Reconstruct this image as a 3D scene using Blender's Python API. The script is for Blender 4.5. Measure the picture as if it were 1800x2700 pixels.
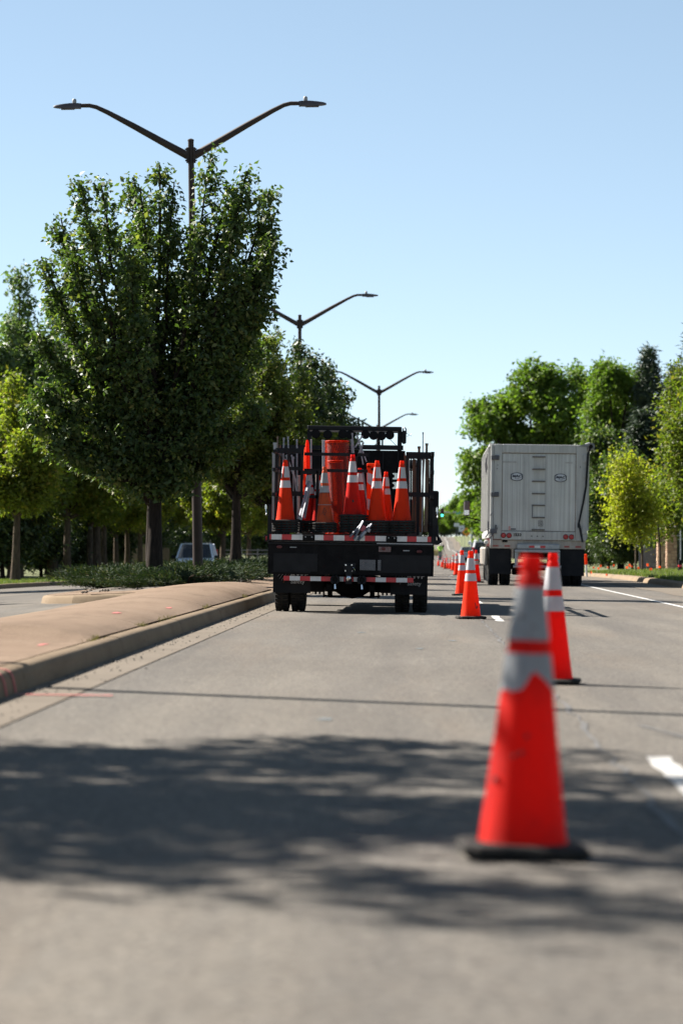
import bpy, bmesh, math, random
import numpy as np
from mathutils import Vector, Matrix, Euler

for o in list(bpy.data.objects): bpy.data.objects.remove(o)
SC = bpy.context.scene
COL = SC.collection
PI = math.pi
R = math.radians

# ------------------------------------------------------------------ camera, sky, sun, exposure
EYE = 0.93
cam_d = bpy.data.cameras.new('camera'); cam = bpy.data.objects.new('camera', cam_d); COL.objects.link(cam)
cam.location = (0, 0, EYE)
PITCH = math.atan(97/7500); YAW = math.atan(200/7500)
cam.rotation_euler = (PI/2 + PITCH, 0, YAW)
cam_d.sensor_fit = 'VERTICAL'; cam_d.sensor_height = 36; cam_d.sensor_width = 24; cam_d.lens = 100
cam_d.clip_start = 0.1; cam_d.clip_end = 6000
cam_d.dof.use_dof = True; cam_d.dof.focus_distance = 46; cam_d.dof.aperture_fstop = 2.7
SC.camera = cam

SUN_EL = 40.0
SUN_AZ = 60.0            # degrees left of straight ahead
S = Vector((-math.sin(R(SUN_AZ))*math.cos(R(SUN_EL)), math.cos(R(SUN_AZ))*math.cos(R(SUN_EL)), math.sin(R(SUN_EL))))
sun_d = bpy.data.lights.new('sun', 'SUN'); sun_d.energy = 5.0; sun_d.angle = R(0.53); sun_d.color = (1.0, 0.94, 0.85)
sun = bpy.data.objects.new('sun', sun_d); COL.objects.link(sun)
sun.rotation_euler = (-S).to_track_quat('-Z', 'Y').to_euler(); sun.location = (-30, 30, 40)

W = bpy.data.worlds.new('World'); SC.world = W; W.use_nodes = True
wn = W.node_tree.nodes; wl = W.node_tree.links
bg = wn['Background']; sky = wn.new('ShaderNodeTexSky'); sky.sky_type = 'NISHITA'
sky.sun_disc = False; sky.sun_elevation = R(SUN_EL); sky.sun_rotation = R(-SUN_AZ)
sky.altitude = 1800; sky.air_density = 0.72; sky.dust_density = 0.2; sky.ozone_density = 1.9
sgm = wn.new('ShaderNodeGamma'); sgm.inputs[1].default_value = .80      # thin summer haze: softer, paler gradient all round
shs = wn.new('ShaderNodeHueSaturation'); shs.inputs['Hue'].default_value = .488; shs.inputs['Saturation'].default_value = .86
wl.new(sky.outputs[0], sgm.inputs[0]); wl.new(sgm.outputs[0], shs.inputs['Color']); wl.new(shs.outputs[0], bg.inputs[0]); bg.inputs[1].default_value = 0.063

SC.view_settings.view_transform = 'Standard'; SC.view_settings.look = 'None'
SC.view_settings.gamma = 1; SC.view_settings.exposure = 1.85
SC.render.engine = 'CYCLES'
SC.cycles.use_denoising = True; SC.cycles.denoising_prefilter = 'ACCURATE'
SC.cycles.max_bounces = 6; SC.cycles.transparent_max_bounces = 8
SC.cycles.diffuse_bounces = 3; SC.cycles.glossy_bounces = 3; SC.cycles.transmission_bounces = 4

def px(x, y, D):
    """photo pixel (1800x2700) at distance D along the road -> world point"""
    return Vector(((x-1100)/7500*D, D, EYE + (1447-y)/7500*D))

def interp(pts, v):
    if v <= pts[0][0]: return pts[0][1]
    for (a, fa), (b, fb) in zip(pts, pts[1:]):
        if v <= b:
            t = (v-a)/(b-a); t = t*t*(3-2*t)
            return fa + (fb-fa)*t
    return pts[-1][1]
ZP = [(0,0),(85,0),(150,-.30),(205,-.38),(290,-.28),(350,0),(430,.75),(560,2.4),(700,3.9),(900,4.4)]
SP = [(0,0),(90,0),(150,.95),(190,1.4),(300,1.4),(450,.6),(600,1.6),(720,2.3),(1200,4)]
def zr(y): return interp(ZP, y)
def sh(y): return interp(SP, y)
def zroad(x, y): return zr(y) - .009*(x-sh(y)+.5)
def zopp(x, y): return zr(y) - .02 - .042*max(0, -(x+4.9))

# ------------------------------------------------------------------ materials
def nm(name):
    m = bpy.data.materials.new(name); m.use_nodes = True
    nt = m.node_tree; b = nt.nodes['Principled BSDF']
    return m, nt, b
def nd(nt, typ, **kw):
    n = nt.nodes.new(typ)
    for k, v in kw.items(): setattr(n, k, v)
    return n
def noise(nt, vec, scale, detail=4, rough=.55):
    n = nd(nt, 'ShaderNodeTexNoise'); n.inputs['Scale'].default_value = scale
    n.inputs['Detail'].default_value = detail; n.inputs['Roughness'].default_value = rough
    nt.links.new(vec, n.inputs['Vector']); return n.outputs['Fac']
def ramp(nt, fac, p0, p1, c0, c1):
    r = nd(nt, 'ShaderNodeValToRGB'); e = r.color_ramp.elements
    e[0].position = p0; e[1].position = p1
    e[0].color = (*c0, 1) if len(c0) == 3 else c0; e[1].color = (*c1, 1) if len(c1) == 3 else c1
    nt.links.new(fac, r.inputs[0]); return r.outputs[0]
def mixc(nt, fac, a, b, mode='MIX'):
    m = nd(nt, 'ShaderNodeMix', data_type='RGBA', blend_type=mode)
    if isinstance(fac, (int, float)): m.inputs[0].default_value = fac
    else: nt.links.new(fac, m.inputs[0])
    for i, v in ((6, a), (7, b)):
        if isinstance(v, tuple): m.inputs[i].default_value = (*v, 1)
        else: nt.links.new(v, m.inputs[i])
    return m.outputs[2]
def vec(nt, kind='Object', scale=None):
    t = nd(nt, 'ShaderNodeTexCoord').outputs[kind]
    if scale:
        mp = nd(nt, 'ShaderNodeMapping'); mp.inputs['Scale'].default_value = scale
        nt.links.new(t, mp.inputs[0]); return mp.outputs[0]
    return t
def bump(nt, b, h, strength, dist=.02):
    n = nd(nt, 'ShaderNodeBump'); n.inputs['Strength'].default_value = strength; n.inputs['Distance'].default_value = dist
    nt.links.new(h, n.inputs['Height']); nt.links.new(n.outputs[0], b.inputs['Normal'])
MC = {}
def M(name, c1, c2=None, scale=6, rough=.6, metal=0, bmp=0, stretch=None, lo=.35, hi=.7, spec=None):
    if name in MC: return MC[name]
    m, nt, b = nm(name); v = vec(nt, 'Object', stretch)
    if c2 is None: c2 = tuple(x*.8 for x in c1)
    f = noise(nt, v, scale)
    nt.links.new(ramp(nt, f, lo, hi, c1, c2), b.inputs['Base Color'])
    b.inputs['Roughness'].default_value = rough; b.inputs['Metallic'].default_value = metal
    if spec is not None: b.inputs['Specular IOR Level'].default_value = spec
    if bmp: bump(nt, b, noise(nt, v, scale*6), bmp)
    MC[name] = m; return m

def mat_asphalt():
    m, nt, b = nm('asphalt'); v = vec(nt)
    big = noise(nt, vec(nt, 'Object', (1, .22, 1)), .9, 5)
    fine = noise(nt, v, 95, 2, .7); mid = noise(nt, v, 9, 4)
    c = ramp(nt, big, .3, .72, (.096,.090,.084), (.127,.120,.112))
    c = mixc(nt, ramp(nt, mid, .35, .75, (0,0,0), (.45,.45,.45)), c, (.110,.097,.085))
    lane = noise(nt, vec(nt, 'Object', (1, .035, 1)), 1.15, 4, .6)
    c = mixc(nt, .8, c, ramp(nt, lane, .32, .68, (.74,.735,.745), (1.18,1.14,1.08)), 'MULTIPLY')
    rust = noise(nt, vec(nt, 'Object', (1, .12, 1)), .8, 5, .6)
    c = mixc(nt, ramp(nt, rust, .54, .74, (0,0,0), (.6,.6,.6)), c, (.128,.104,.084))
    drip = noise(nt, vec(nt, 'Object', (1, .6, 1)), 5.5, 3, .5)
    c = mixc(nt, ramp(nt, drip, .70, .78, (0,0,0), (.5,.5,.5)), c, (.055,.052,.050))
    vor = nd(nt, 'ShaderNodeTexVoronoi'); vor.inputs['Scale'].default_value = 70; nt.links.new(v, vor.inputs['Vector'])
    sp = nd(nt, 'ShaderNodeSeparateColor'); nt.links.new(vor.outputs['Color'], sp.inputs[0])
    c = mixc(nt, .75, c, ramp(nt, sp.outputs[0], .15, .95, (.55,.55,.55), (1.5,1.48,1.42)), 'MULTIPLY')
    c = mixc(nt, .35, c, ramp(nt, fine, .3, .7, (.6,.6,.6), (1.4,1.4,1.4)), 'MULTIPLY')
    nt.links.new(c, b.inputs['Base Color']); b.inputs['Roughness'].default_value = .82
    b.inputs['Specular IOR Level'].default_value = .06
    bump(nt, b, vor.outputs['Distance'], .35, .004)
    return m
def mat_concrete(name, c1, c2, c3, sc=1.0):
    m, nt, b = nm(name); v = vec(nt)
    c = ramp(nt, noise(nt, v, 1.1*sc, 6, .65), .3, .72, c1, c2)
    st = noise(nt, vec(nt, 'Object', (1, .3, 3)), 4*sc, 5, .6)
    c = mixc(nt, ramp(nt, st, .55, .8, (0,0,0), (.7,.7,.7)), c, c3)
    c = mixc(nt, .5, c, ramp(nt, noise(nt, v, 60*sc, 3, .7), .25, .75, (.7,.7,.7), (1.25,1.25,1.25)), 'MULTIPLY')
    nt.links.new(c, b.inputs['Base Color']); b.inputs['Roughness'].default_value = .88; b.inputs['Specular IOR Level'].default_value = .1
    bump(nt, b, noise(nt, v, 70*sc, 3), .3, .006)
    return m
def mat_slab(name, c1, c2, c3):
    m, nt, b = nm(name); v = vec(nt)
    c = ramp(nt, noise(nt, v, .9, 6, .68), .3, .72, c1, c2)
    c = mixc(nt, ramp(nt, noise(nt, vec(nt, 'Object', (1, .25, 1)), 3.2, 6, .65), .52, .76, (0,0,0), (.75,.75,.75)), c, c3)
    vor = nd(nt, 'ShaderNodeTexVoronoi'); vor.inputs['Scale'].default_value = 26; nt.links.new(v, vor.inputs['Vector'])
    c = mixc(nt, ramp(nt, vor.outputs['Distance'], .05, .16, (.8,.8,.8), (0,0,0)), c, (.07,.05,.036))
    c = mixc(nt, .75, c, ramp(nt, noise(nt, v, 85, 4, .75), .25, .75, (.55,.55,.55), (1.4,1.4,1.4)), 'MULTIPLY')
    br = noise(nt, vec(nt, 'Object', (6, 90, 6)), 1.0, 2, .5)
    c = mixc(nt, .35, c, ramp(nt, br, .3, .7, (.75,.75,.75), (1.2,1.2,1.2)), 'MULTIPLY')
    nt.links.new(c, b.inputs['Base Color']); b.inputs['Roughness'].default_value = .92; b.inputs['Specular IOR Level'].default_value = .08
    bump(nt, b, noise(nt, v, 45, 5, .7), .7, .012)
    return m
def mat_leaf(name, c1, c2, c3, rough=.38, trans=.32, tcol=None, spec=.5):
    m, nt, b = nm(name); g = nd(nt, 'ShaderNodeNewGeometry')
    c = ramp(nt, g.outputs['Random Per Island'], 0.0, 1.0, c1, c2)
    r = c.node; e = r.color_ramp.elements.new(.93); e.color = (*c3, 1); r.color_ramp.elements[2].color = (*c3, 1); 
    e2 = r.color_ramp.elements.new(.86); e2.color = (*c2, 1)
    c = mixc(nt, .5, c, ramp(nt, noise(nt, vec(nt), .55, 3), .3, .7, (.65,.72,.7), (1.3,1.22,1.1)), 'MULTIPLY')
    nt.links.new(c, b.inputs['Base Color']); b.inputs['Roughness'].default_value = rough
    b.inputs['Specular IOR Level'].default_value = spec
    t = nd(nt, 'ShaderNodeBsdfTranslucent')
    tc = mixc(nt, 1.0, c, tcol or (1.5, 1.75, .55), 'MULTIPLY'); nt.links.new(tc, t.inputs[0])
    mx = nd(nt, 'ShaderNodeMixShader'); mx.inputs[0].default_value = trans
    nt.links.new(b.outputs[0], mx.inputs[1]); nt.links.new(t.outputs[0], mx.inputs[2])
    nt.links.new(mx.outputs[0], nt.nodes['Material Output'].inputs[0])
    return m
def mat_bark(name, c1, c2):
    m, nt, b = nm(name); v = vec(nt, 'Object', (1, 1, .22))
    f = noise(nt, v, 14, 6, .7)
    nt.links.new(ramp(nt, f, .35, .68, c1, c2), b.inputs['Base Color']); b.inputs['Roughness'].default_value = .9; b.inputs['Specular IOR Level'].default_value = .08
    bump(nt, b, f, .8, .03); return m
def mat_plastic_thin(name, c1, c2, trans, rough=.45, dirt=None, dscale=7, tcol=None):
    m, nt, b = nm(name); v = vec(nt)
    c = ramp(nt, noise(nt, v, 3, 3), .3, .7, c1, c2)
    if dirt:
        f = noise(nt, v, dscale, 6, .7); c = mixc(nt, ramp(nt, f, dirt[1], dirt[2], (0,0,0), (.8,.8,.8)), c, dirt[0])
    nt.links.new(c, b.inputs['Base Color']); b.inputs['Roughness'].default_value = rough
    b.inputs['Specular IOR Level'].default_value = .12
    t = nd(nt, 'ShaderNodeBsdfTranslucent')
    if tcol: t.inputs[0].default_value = (*tcol, 1)
    else: nt.links.new(c, t.inputs[0])
    mx = nd(nt, 'ShaderNodeMixShader'); mx.inputs[0].default_value = trans
    nt.links.new(b.outputs[0], mx.inputs[1]); nt.links.new(t.outputs[0], mx.inputs[2])
    nt.links.new(mx.outputs[0], nt.nodes['Material Output'].inputs[0]); return m
def mat_glow(name, c, s):
    m, nt, b = nm(name); b.inputs['Base Color'].default_value = (*c, 1)
    b.inputs['Emission Color'].default_value = (*c, 1); b.inputs['Emission Strength'].default_value = s; return m
def mat_glass(name, c=(.02,.025,.03), alpha=.75):
    m, nt, b = nm(name); b.inputs['Base Color'].default_value = (*c, 1); b.inputs['Roughness'].default_value = .03
    t = nd(nt, 'ShaderNodeBsdfTransparent'); mx = nd(nt, 'ShaderNodeMixShader'); mx.inputs[0].default_value = alpha
    nt.links.new(t.outputs[0], mx.inputs[1]); nt.links.new(b.outputs[0], mx.inputs[2])
    nt.links.new(mx.outputs[0], nt.nodes['Material Output'].inputs[0]); return m
def mat_alu(name, c1, c2, ss=(9, 9, .25), rough=.42, metal=.75):
    """weathered aluminium with vertical run-off streaks"""
    m, nt, b = nm(name)
    f = noise(nt, vec(nt, 'Object', ss), 2.2, 6, .6); g = noise(nt, vec(nt), 1.3, 4)
    c = ramp(nt, f, .32, .70, c1, c2)
    c = mixc(nt, .35, c, ramp(nt, g, .3, .7, (.72,.68,.64), (1.15,1.15,1.15)), 'MULTIPLY')
    nt.links.new(c, b.inputs['Base Color'])
    nt.links.new(ramp(nt, f, .3, .7, (rough+.14,)*3, (rough-.1,)*3), b.inputs['Roughness']); b.inputs['Metallic'].default_value = metal
    return m

ASPH = mat_asphalt()
CONC = mat_concrete('kerb_concrete', (.150,.110,.072), (.200,.150,.102), (.100,.075,.052))
SLAB = mat_slab('median_concrete', (.148,.104,.074), (.192,.140,.102), (.098,.070,.050))
GUTM = mat_concrete('gutter_concrete', (.112,.094,.075), (.145,.122,.098), (.090,.072,.055))
GRASS_G = M('grass_ground', (.055,.075,.018), (.11,.11,.035), 2.5, .95, 0, .4)
DIRT = M('mulch', (.055,.043,.034), (.12,.098,.078), 9, .95, 0, .6)
PAINT_W = M('road_paint', (.38,.37,.355), (.20,.19,.175), 7, .7, lo=.48, hi=.78)
SEAL = M('crack_filler', (.045,.043,.042), (.10,.095,.09), 8, .8)
BLACKM = M('black_steel', (.009,.010,.012), (.015,.016,.019), 5, .5, .0, spec=.15)
BLACKD = M('black_dull', (.008,.008,.009), (.014,.014,.015), 7, .8, spec=.06)
RUBBER = M('tyre_rubber', (.016,.016,.017), (.035,.033,.03), 12, .85, 0, .3, spec=.08)
FLAP = M('mud_flap_rubber', (.011,.012,.015), (.02,.02,.022), 4, .7, spec=.1)
ALU = M('bare_aluminium', (.30,.31,.345), (.17,.18,.21), 9, .45, .5)
STEELG = M('galvanised_steel', (.33,.35,.37), (.22,.24,.26), 8, .5, .5)
REDT = M('red_tape', (.50,.025,.035), (.36,.02,.025), 9, .35)
WHTT = M('white_tape', (.62,.62,.62), (.48,.48,.48), 9, .35)
REDL = M('red_lens', (.38,.012,.018), (.25,.01,.012), 30, .2)
CHROME = M('chrome', (.6,.6,.62), (.5,.5,.52), 20, .15, 1)
WOODP = M('weathered_timber', (.20,.15,.105), (.11,.085,.065), 6, .8, stretch=(6,6,.6))
RUSTP = M('rusty_steel', (.17,.075,.04), (.09,.05,.035), 9, .7, .3, stretch=(4,4,.5))
BRONZE = M('bronze_paint', (.046,.031,.027), (.032,.022,.020), 4, .55, .0, spec=.2)
GLASS = mat_glass('dark_glass')
CONE_O = mat_plastic_thin('cone_orange', (.80,.046,.008), (.66,.030,.007), .38, .55, ((.26,.035,.015), .52, .74), 8, (.95,.055,.006))
CONE_R = mat_plastic_thin('cone_red_orange', (.66,.020,.012), (.52,.015,.010), .44, .6, ((.17,.02,.02), .48, .74), 7, (.85,.028,.006))
CONE_W = mat_plastic_thin('cone_weathered', (.50,.085,.03), (.40,.066,.026), .2, .65, ((.18,.06,.04), .5, .75), 11, (.8,.12,.03))
COLL_W = mat_plastic_thin('collar_white', (.56,.57,.59), (.48,.49,.52), .2, .4, ((.34,.34,.35), .58, .85), 14)
COLL_D = mat_plastic_thin('collar_dirty', (.34,.352,.365), (.25,.26,.275), .12, .5, ((.14,.15,.16), .55, .8), 16)
BASEB = M('cone_base_rubber', (.020,.019,.019), (.045,.041,.037), 11, .85, spec=.08)

# ------------------------------------------------------------------ mesh helpers
class MB:
    def __init__(s): s.v = []; s.f = []
    def add(s, vs, fs):
        n = len(s.v); s.v += [tuple(v) for v in vs]; s.f += [tuple(i+n for i in f) for f in fs]; return s
    def box(s, cx, cy, cz, sx, sy, sz, rot=None, ch=0):
        hx, hy, hz = sx/2, sy/2, sz/2
        if ch:
            c = min(ch, hx*.9, hy*.9, hz*.9); ring = [(hx-c,hy),(hx,hy-c),(hx,-hy+c),(hx-c,-hy),(-hx+c,-hy),(-hx,-hy+c),(-hx,hy-c),(-hx+c,hy)][::-1]
            inn = [(math.copysign(abs(x)-c, x), math.copysign(abs(y)-c, y)) if True else 0 for x, y in ring]
            vs = []
            for (rr, z) in ((inn,-hz),(ring,-hz+c),(ring,hz-c),(inn,hz)): vs += [(x,y,z) for x,y in rr]
            fs = [tuple(range(7,-1,-1)), tuple(range(24,32))]
            for k in range(3):
                for i in range(8):
                    j = (i+1)%8; fs.append((k*8+i, k*8+j, k*8+8+j, k*8+8+i))
        else:
            vs = [(x,y,z) for x in (-hx,hx) for y in (-hy,hy) for z in (-hz,hz)]
            fs = [(0,1,3,2),(4,6,7,5),(0,4,5,1),(2,3,7,6),(0,2,6,4),(1,5,7,3)]
        c0 = Vector((cx,cy,cz))
        if rot is not None:
            m = rot if isinstance(rot, Matrix) else Euler(rot).to_matrix()
            vs = [m @ Vector(v) for v in vs]
        return s.add([Vector(v)+c0 for v in vs], fs)
    def tube(s, pts, rad, n=8, cap=True):
        pts = [Vector(p) for p in pts]
        if not hasattr(rad, '__len__'): rad = [rad]*len(pts)
        vs = []; up = None
        for i, p in enumerate(pts):
            d = (pts[min(i+1,len(pts)-1)] - pts[max(i-1,0)]).normalized()
            if up is None:
                up = Vector((0,0,1)) if abs(d.z) < .9 else Vector((1,0,0))
            a = d.cross(up).normalized(); b = d.cross(a); up = -b if False else up
            for k in range(n):
                t = 2*PI*k/n; vs.append(p + (a*math.cos(t) + b*math.sin(t))*rad[i])
        fs = []
        for i in range(len(pts)-1):
            for k in range(n):
                j = (k+1)%n; fs.append((i*n+k, i*n+j, (i+1)*n+j, (i+1)*n+k))
        if cap: fs += [tuple(range(n-1,-1,-1)), tuple(range((len(pts)-1)*n, len(pts)*n))]
        return s.add(vs, fs)
    def bar(s, p0, p1, w, h=None, roll=0):
        p0 = Vector(p0); p1 = Vector(p1); d = p1-p0; L = d.length
        m = d.to_track_quat('Z', 'Y').to_matrix() @ Matrix.Rotation(roll, 3, 'Z'); c = (p0+p1)/2
        return s.box(c.x, c.y, c.z, w, h or w, L, m)
    def lathe(s, prof, n=24, c=(0,0,0), cap=True, axis='Z', a0=0, a1=2*PI):
        full = abs(a1-a0-2*PI) < 1e-6; m = n if full else n+1
        vs = []
        for r, z in prof:
            for k in range(m):
                t = a0+(a1-a0)*k/n; x, y = r*math.cos(t), r*math.sin(t)
                p = (x,y,z) if axis == 'Z' else ((z,x,y) if axis == 'X' else (x,z,y))
                vs.append(Vector(p)+Vector(c))
        fs = []
        for i in range(len(prof)-1):
            for k in range(n):
                j = (k+1)%m; fs.append((i*m+k, i*m+j, (i+1)*m+j, (i+1)*m+k))
        if cap and full: fs += [tuple(range(m-1,-1,-1)), tuple(range((len(prof)-1)*m, len(prof)*m))]
        return s.add(vs, fs)
    def prism(s, poly, a, b, axis='Y'):
        n = len(poly)
        def P(u, w, t): return (u, t, w) if axis == 'Y' else ((t, u, w) if axis == 'X' else (u, w, t))
        vs = [P(u,w,a) for u,w in poly] + [P(u,w,b) for u,w in poly]
        fs = [tuple(range(n)), tuple(range(2*n-1,n-1,-1))] + [(i, (i+1)%n+0, (i+1)%n+n, i+n) for i in range(n)]
        return s.add(vs, fs)
    def quad(s, a, b, c, d): return s.add([a,b,c,d], [(0,1,2,3)])
    def mesh(s, name, mat, smooth=False):
        me = bpy.data.meshes.new(name); me.from_pydata([tuple(v) for v in s.v], [], s.f); me.validate()
        bm = bmesh.new(); bm.from_mesh(me); bmesh.ops.recalc_face_normals(bm, faces=bm.faces); bm.to_mesh(me); bm.free()
        if mat: me.materials.append(mat)
        if smooth:
            me.polygons.foreach_set('use_smooth', [True]*len(me.polygons)); me.set_sharp_from_angle(angle=R(40))
        return me
    def obj(s, name, mat, parent=None, smooth=False, loc=None):
        return link(name, s.mesh(name, mat, smooth), parent, loc)
def link(name, me, parent=None, loc=None):
    o = bpy.data.objects.new(name, me); COL.objects.link(o)
    if parent is not None: o.parent = parent
    if loc is not None: o.location = loc
    return o
def tag(o, label=None, cat=None, group=None, kind=None):
    if label: o['label'] = label
    if cat: o['category'] = cat
    if group: o['group'] = group
    if kind: o['kind'] = kind
    return o
def thing(name, label, cat, loc=(0,0,0), rz=0, group=None):
    o = bpy.data.objects.new(name, None); COL.objects.link(o); o.location = loc; o.rotation_euler = (0,0,rz)
    o.empty_display_size = .2
    return tag(o, label, cat, group)
def copy_tree(o, parent=None):
    c = o.copy(); COL.objects.link(c); c.parent = parent
    for ch in o.children: copy_tree(ch, c)
    return c
def dup(o, loc, label, rz=None, sc=None, group=None):
    c = copy_tree(o); c.location = loc; c['label'] = label
    if rz is not None: c.rotation_euler = (0,0,rz)
    if sc is not None: c.scale = sc if hasattr(sc, '__len__') else (sc,sc,sc)
    if group: c['group'] = group
    return c
def text(body, size, mat, parent, loc, rot=(PI/2,0,0), ext=.002, name='lettering', sx=1, shear=0, off=0):
    cu = bpy.data.curves.new('txt', 'FONT'); cu.body = body; cu.size = size; cu.extrude = ext; cu.align_x = 'CENTER'; cu.align_y = 'CENTER'
    cu.shear = shear; cu.offset = off; cu.resolution_u = 3
    t = bpy.data.objects.new('txt', cu); COL.objects.link(t); bpy.context.view_layer.update()
    me = bpy.data.meshes.new_from_object(t); me.materials.clear(); me.materials.append(mat)
    bpy.data.objects.remove(t)
    o = link(name, me, parent, loc); o.rotation_euler = rot; o.scale = (sx,1,1); return o

# ------------------------------------------------------------------ ground, roads, kerbs, median
YS = [-30,-10] + [y for y in range(0,100,2)] + list(range(100,300,6)) + list(range(300,900,15)) + [950,1100,1400,2000,3500]
def sheet(name, xs, zf, mat, ys=YS, kind='structure', parent=None):
    vs, fs = [], []; n = None
    for y in ys:
        row = xs(y) if callable(xs) else xs; n = len(row)
        vs += [(x, y, zf(x, y)) for x in row]
    for j in range(len(ys)-1):
        for i in range(n-1): fs.append((j*n+i, j*n+i+1, (j+1)*n+i+1, (j+1)*n+i))
    mb = MB(); mb.v = vs; mb.f = fs
    o = mb.obj(name, mat, parent, True)
    if parent is None: tag(o, kind=kind)
    return o
KR = 6.6        # right kerb
KL = -2.5       # median kerb
KF = -13.9      # far kerb of the oncoming carriageway
def xleft(y):   # left edge of the median
    return interp([(0,-8.6),(21,-8.6),(25,-4.9),(51.6,-4.9),(52.6,-6.4),(53.4,-7.0),(55,-7.3),(110,-7.3)], y) + sh(y)
def gz(x, y):
    xx = x - sh(y)
    P = [(-1500,3),(-300,1.5),(-60,.5),(-30,-.1),(-20,-.22),(-14.2,-.27),(-14.06,-.28),(-13.95,-.55),(-7.5,-.32),(-4.9,-.15),(-2.6,-.12),(6.6,-.16),(6.72,-.16),(6.80,.07),(9,.14),(14,.32),(30,.6),(80,1.0),(300,1.5),(1500,3)]
    for (a, fa), (b, fb) in zip(P, P[1:]):
        if xx <= b: return fa + (fb-fa)*(xx-a)/(b-a) + zr(y)
    return 3 + zr(y)
GX = [-1500,-300,-60,-30,-20,-14.2,-14.06,-13.95,-7.5,-4.9,-2.6,6.6,6.72,6.80,9,11,14,20,30,80,300,1500]
sheet('ground', lambda y: [g+sh(y) for g in GX], gz, GRASS_G)
road = sheet('road', lambda y: [KL+sh(y), -1.2+sh(y), 1+sh(y), 3+sh(y), 5+sh(y), KR+sh(y)], zroad, ASPH)
oroad = sheet('oncoming_road', lambda y: [KF+sh(y), -12+sh(y), -10+sh(y), -8.6+sh(y), -7+sh(y), -4.6+sh(y)], zopp, ASPH)
gut = sheet('gutter', lambda y: [KL+sh(y)-.01, KL+.37+sh(y)], lambda x, y: zroad(x, y)+.006 + (.02 if False else 0), GUTM)
gut2 = sheet('gutter_right', lambda y: [KR-1.15+sh(y)+.06*math.sin(y*.7), KR+.01+sh(y)], lambda x, y: zroad(x, y)+.006, GUTM)
edge = sheet('edge_line', lambda y: [4.36+sh(y), 4.47+sh(y)], lambda x, y: zroad(x, y)+.005, PAINT_W, parent=road, ys=[y for y in YS if 30 <= y <= 900])

def paint_patch(x0, x1, y0, y1, name='lane_dash', mat=PAINT_W, parent=road, zf=zroad, h=.005, jag=.02, n=8, seed=1):
    rd = random.Random(seed); vs = []; fs = []
    for i in range(n+1):
        y = y0+(y1-y0)*i/n; a = x0+rd.uniform(-jag,jag); b = x1+rd.uniform(-jag,jag)
        vs += [(a,y,zf(a,y)+h),(b,y,zf(b,y)+h)]
    fs = [(2*i,2*i+1,2*i+3,2*i+2) for i in range(n)]
    mb = MB(); mb.add(vs, fs); return mb.obj(name, mat, parent)
for k, (ya, yb) in enumerate([(10.6,12.9),(28.3,31.3),(36.9,40),(49,52),(61.5,64.5),(74,77),(86,89),(98,101),(110,113),(140,143),(165,168),(190,193)]):
    paint_patch(1.02+sh(ya), 1.13+sh(ya), ya, yb, seed=k, jag=.014)
for k, ya in enumerate(range(40,160,12)):   # lane dashes of the oncoming carriageway
    paint_patch(-10.6+sh(ya), -10.48+sh(ya), ya, ya+3, parent=oroad, zf=zopp, seed=50+k, jag=.01)
# filled cracks in the asphalt
def crack(pts, w, seed):
    rd = random.Random(seed); vs = []
    P = []
    for (a, b) in zip(pts, pts[1:]):
        n = max(2, int(math.hypot(b[0]-a[0], b[1]-a[1])/.35))
        for i in range(n): t = i/n; P.append((a[0]+(b[0]-a[0])*t+rd.uniform(-.025,.025), a[1]+(b[1]-a[1])*t+rd.uniform(-.02,.02)))
    for i, (x, y) in enumerate(P):
        q = P[min(i+1,len(P)-1)]; p = P[max(i-1,0)]; dx, dy = q[0]-p[0], q[1]-p[1]; L = math.hypot(dx,dy) or 1
        ww = w*rd.uniform(.2,1.3); nx, ny = -dy/L*ww, dx/L*ww
        vs += [(x+nx,y+ny,zroad(x,y)+.004),(x-nx,y-ny,zroad(x,y)+.004)]
    MB().add(vs, [(2*i,2*i+1,2*i+3,2*i+2) for i in range(len(P)-1)]).obj('crack', SEAL, road)
crack([(.86,9),(.88,16),(.84,24),(.86,33),(.83,42)], .016, 1)
crack([(1.15,14.6),(1.5,13.9),(1.9,14.3),(2.6,13.8)], .012, 11)
crack([(-1.9,22.4),(-.9,22.1),(.3,22.5),(.86,22.2)], .007, 12)
crack([(.86,43),(.88,60),(.9,85)], .016, 2)
crack([(1.2,15.2),(1.45,13.6),(1.6,12.6)], .02, 3)
crack([(-2,27.6),(0,27.4),(1.0,27.7),(3,27.5),(6,27.6)], .010, 4)
crack([(-2,36.2),(0,36.0),(1.2,36.3),(4,36.1),(6,36)], .010, 5)
crack([(1.0,20.2),(2.4,20.0),(4,20.3)], .008, 6)

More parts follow.
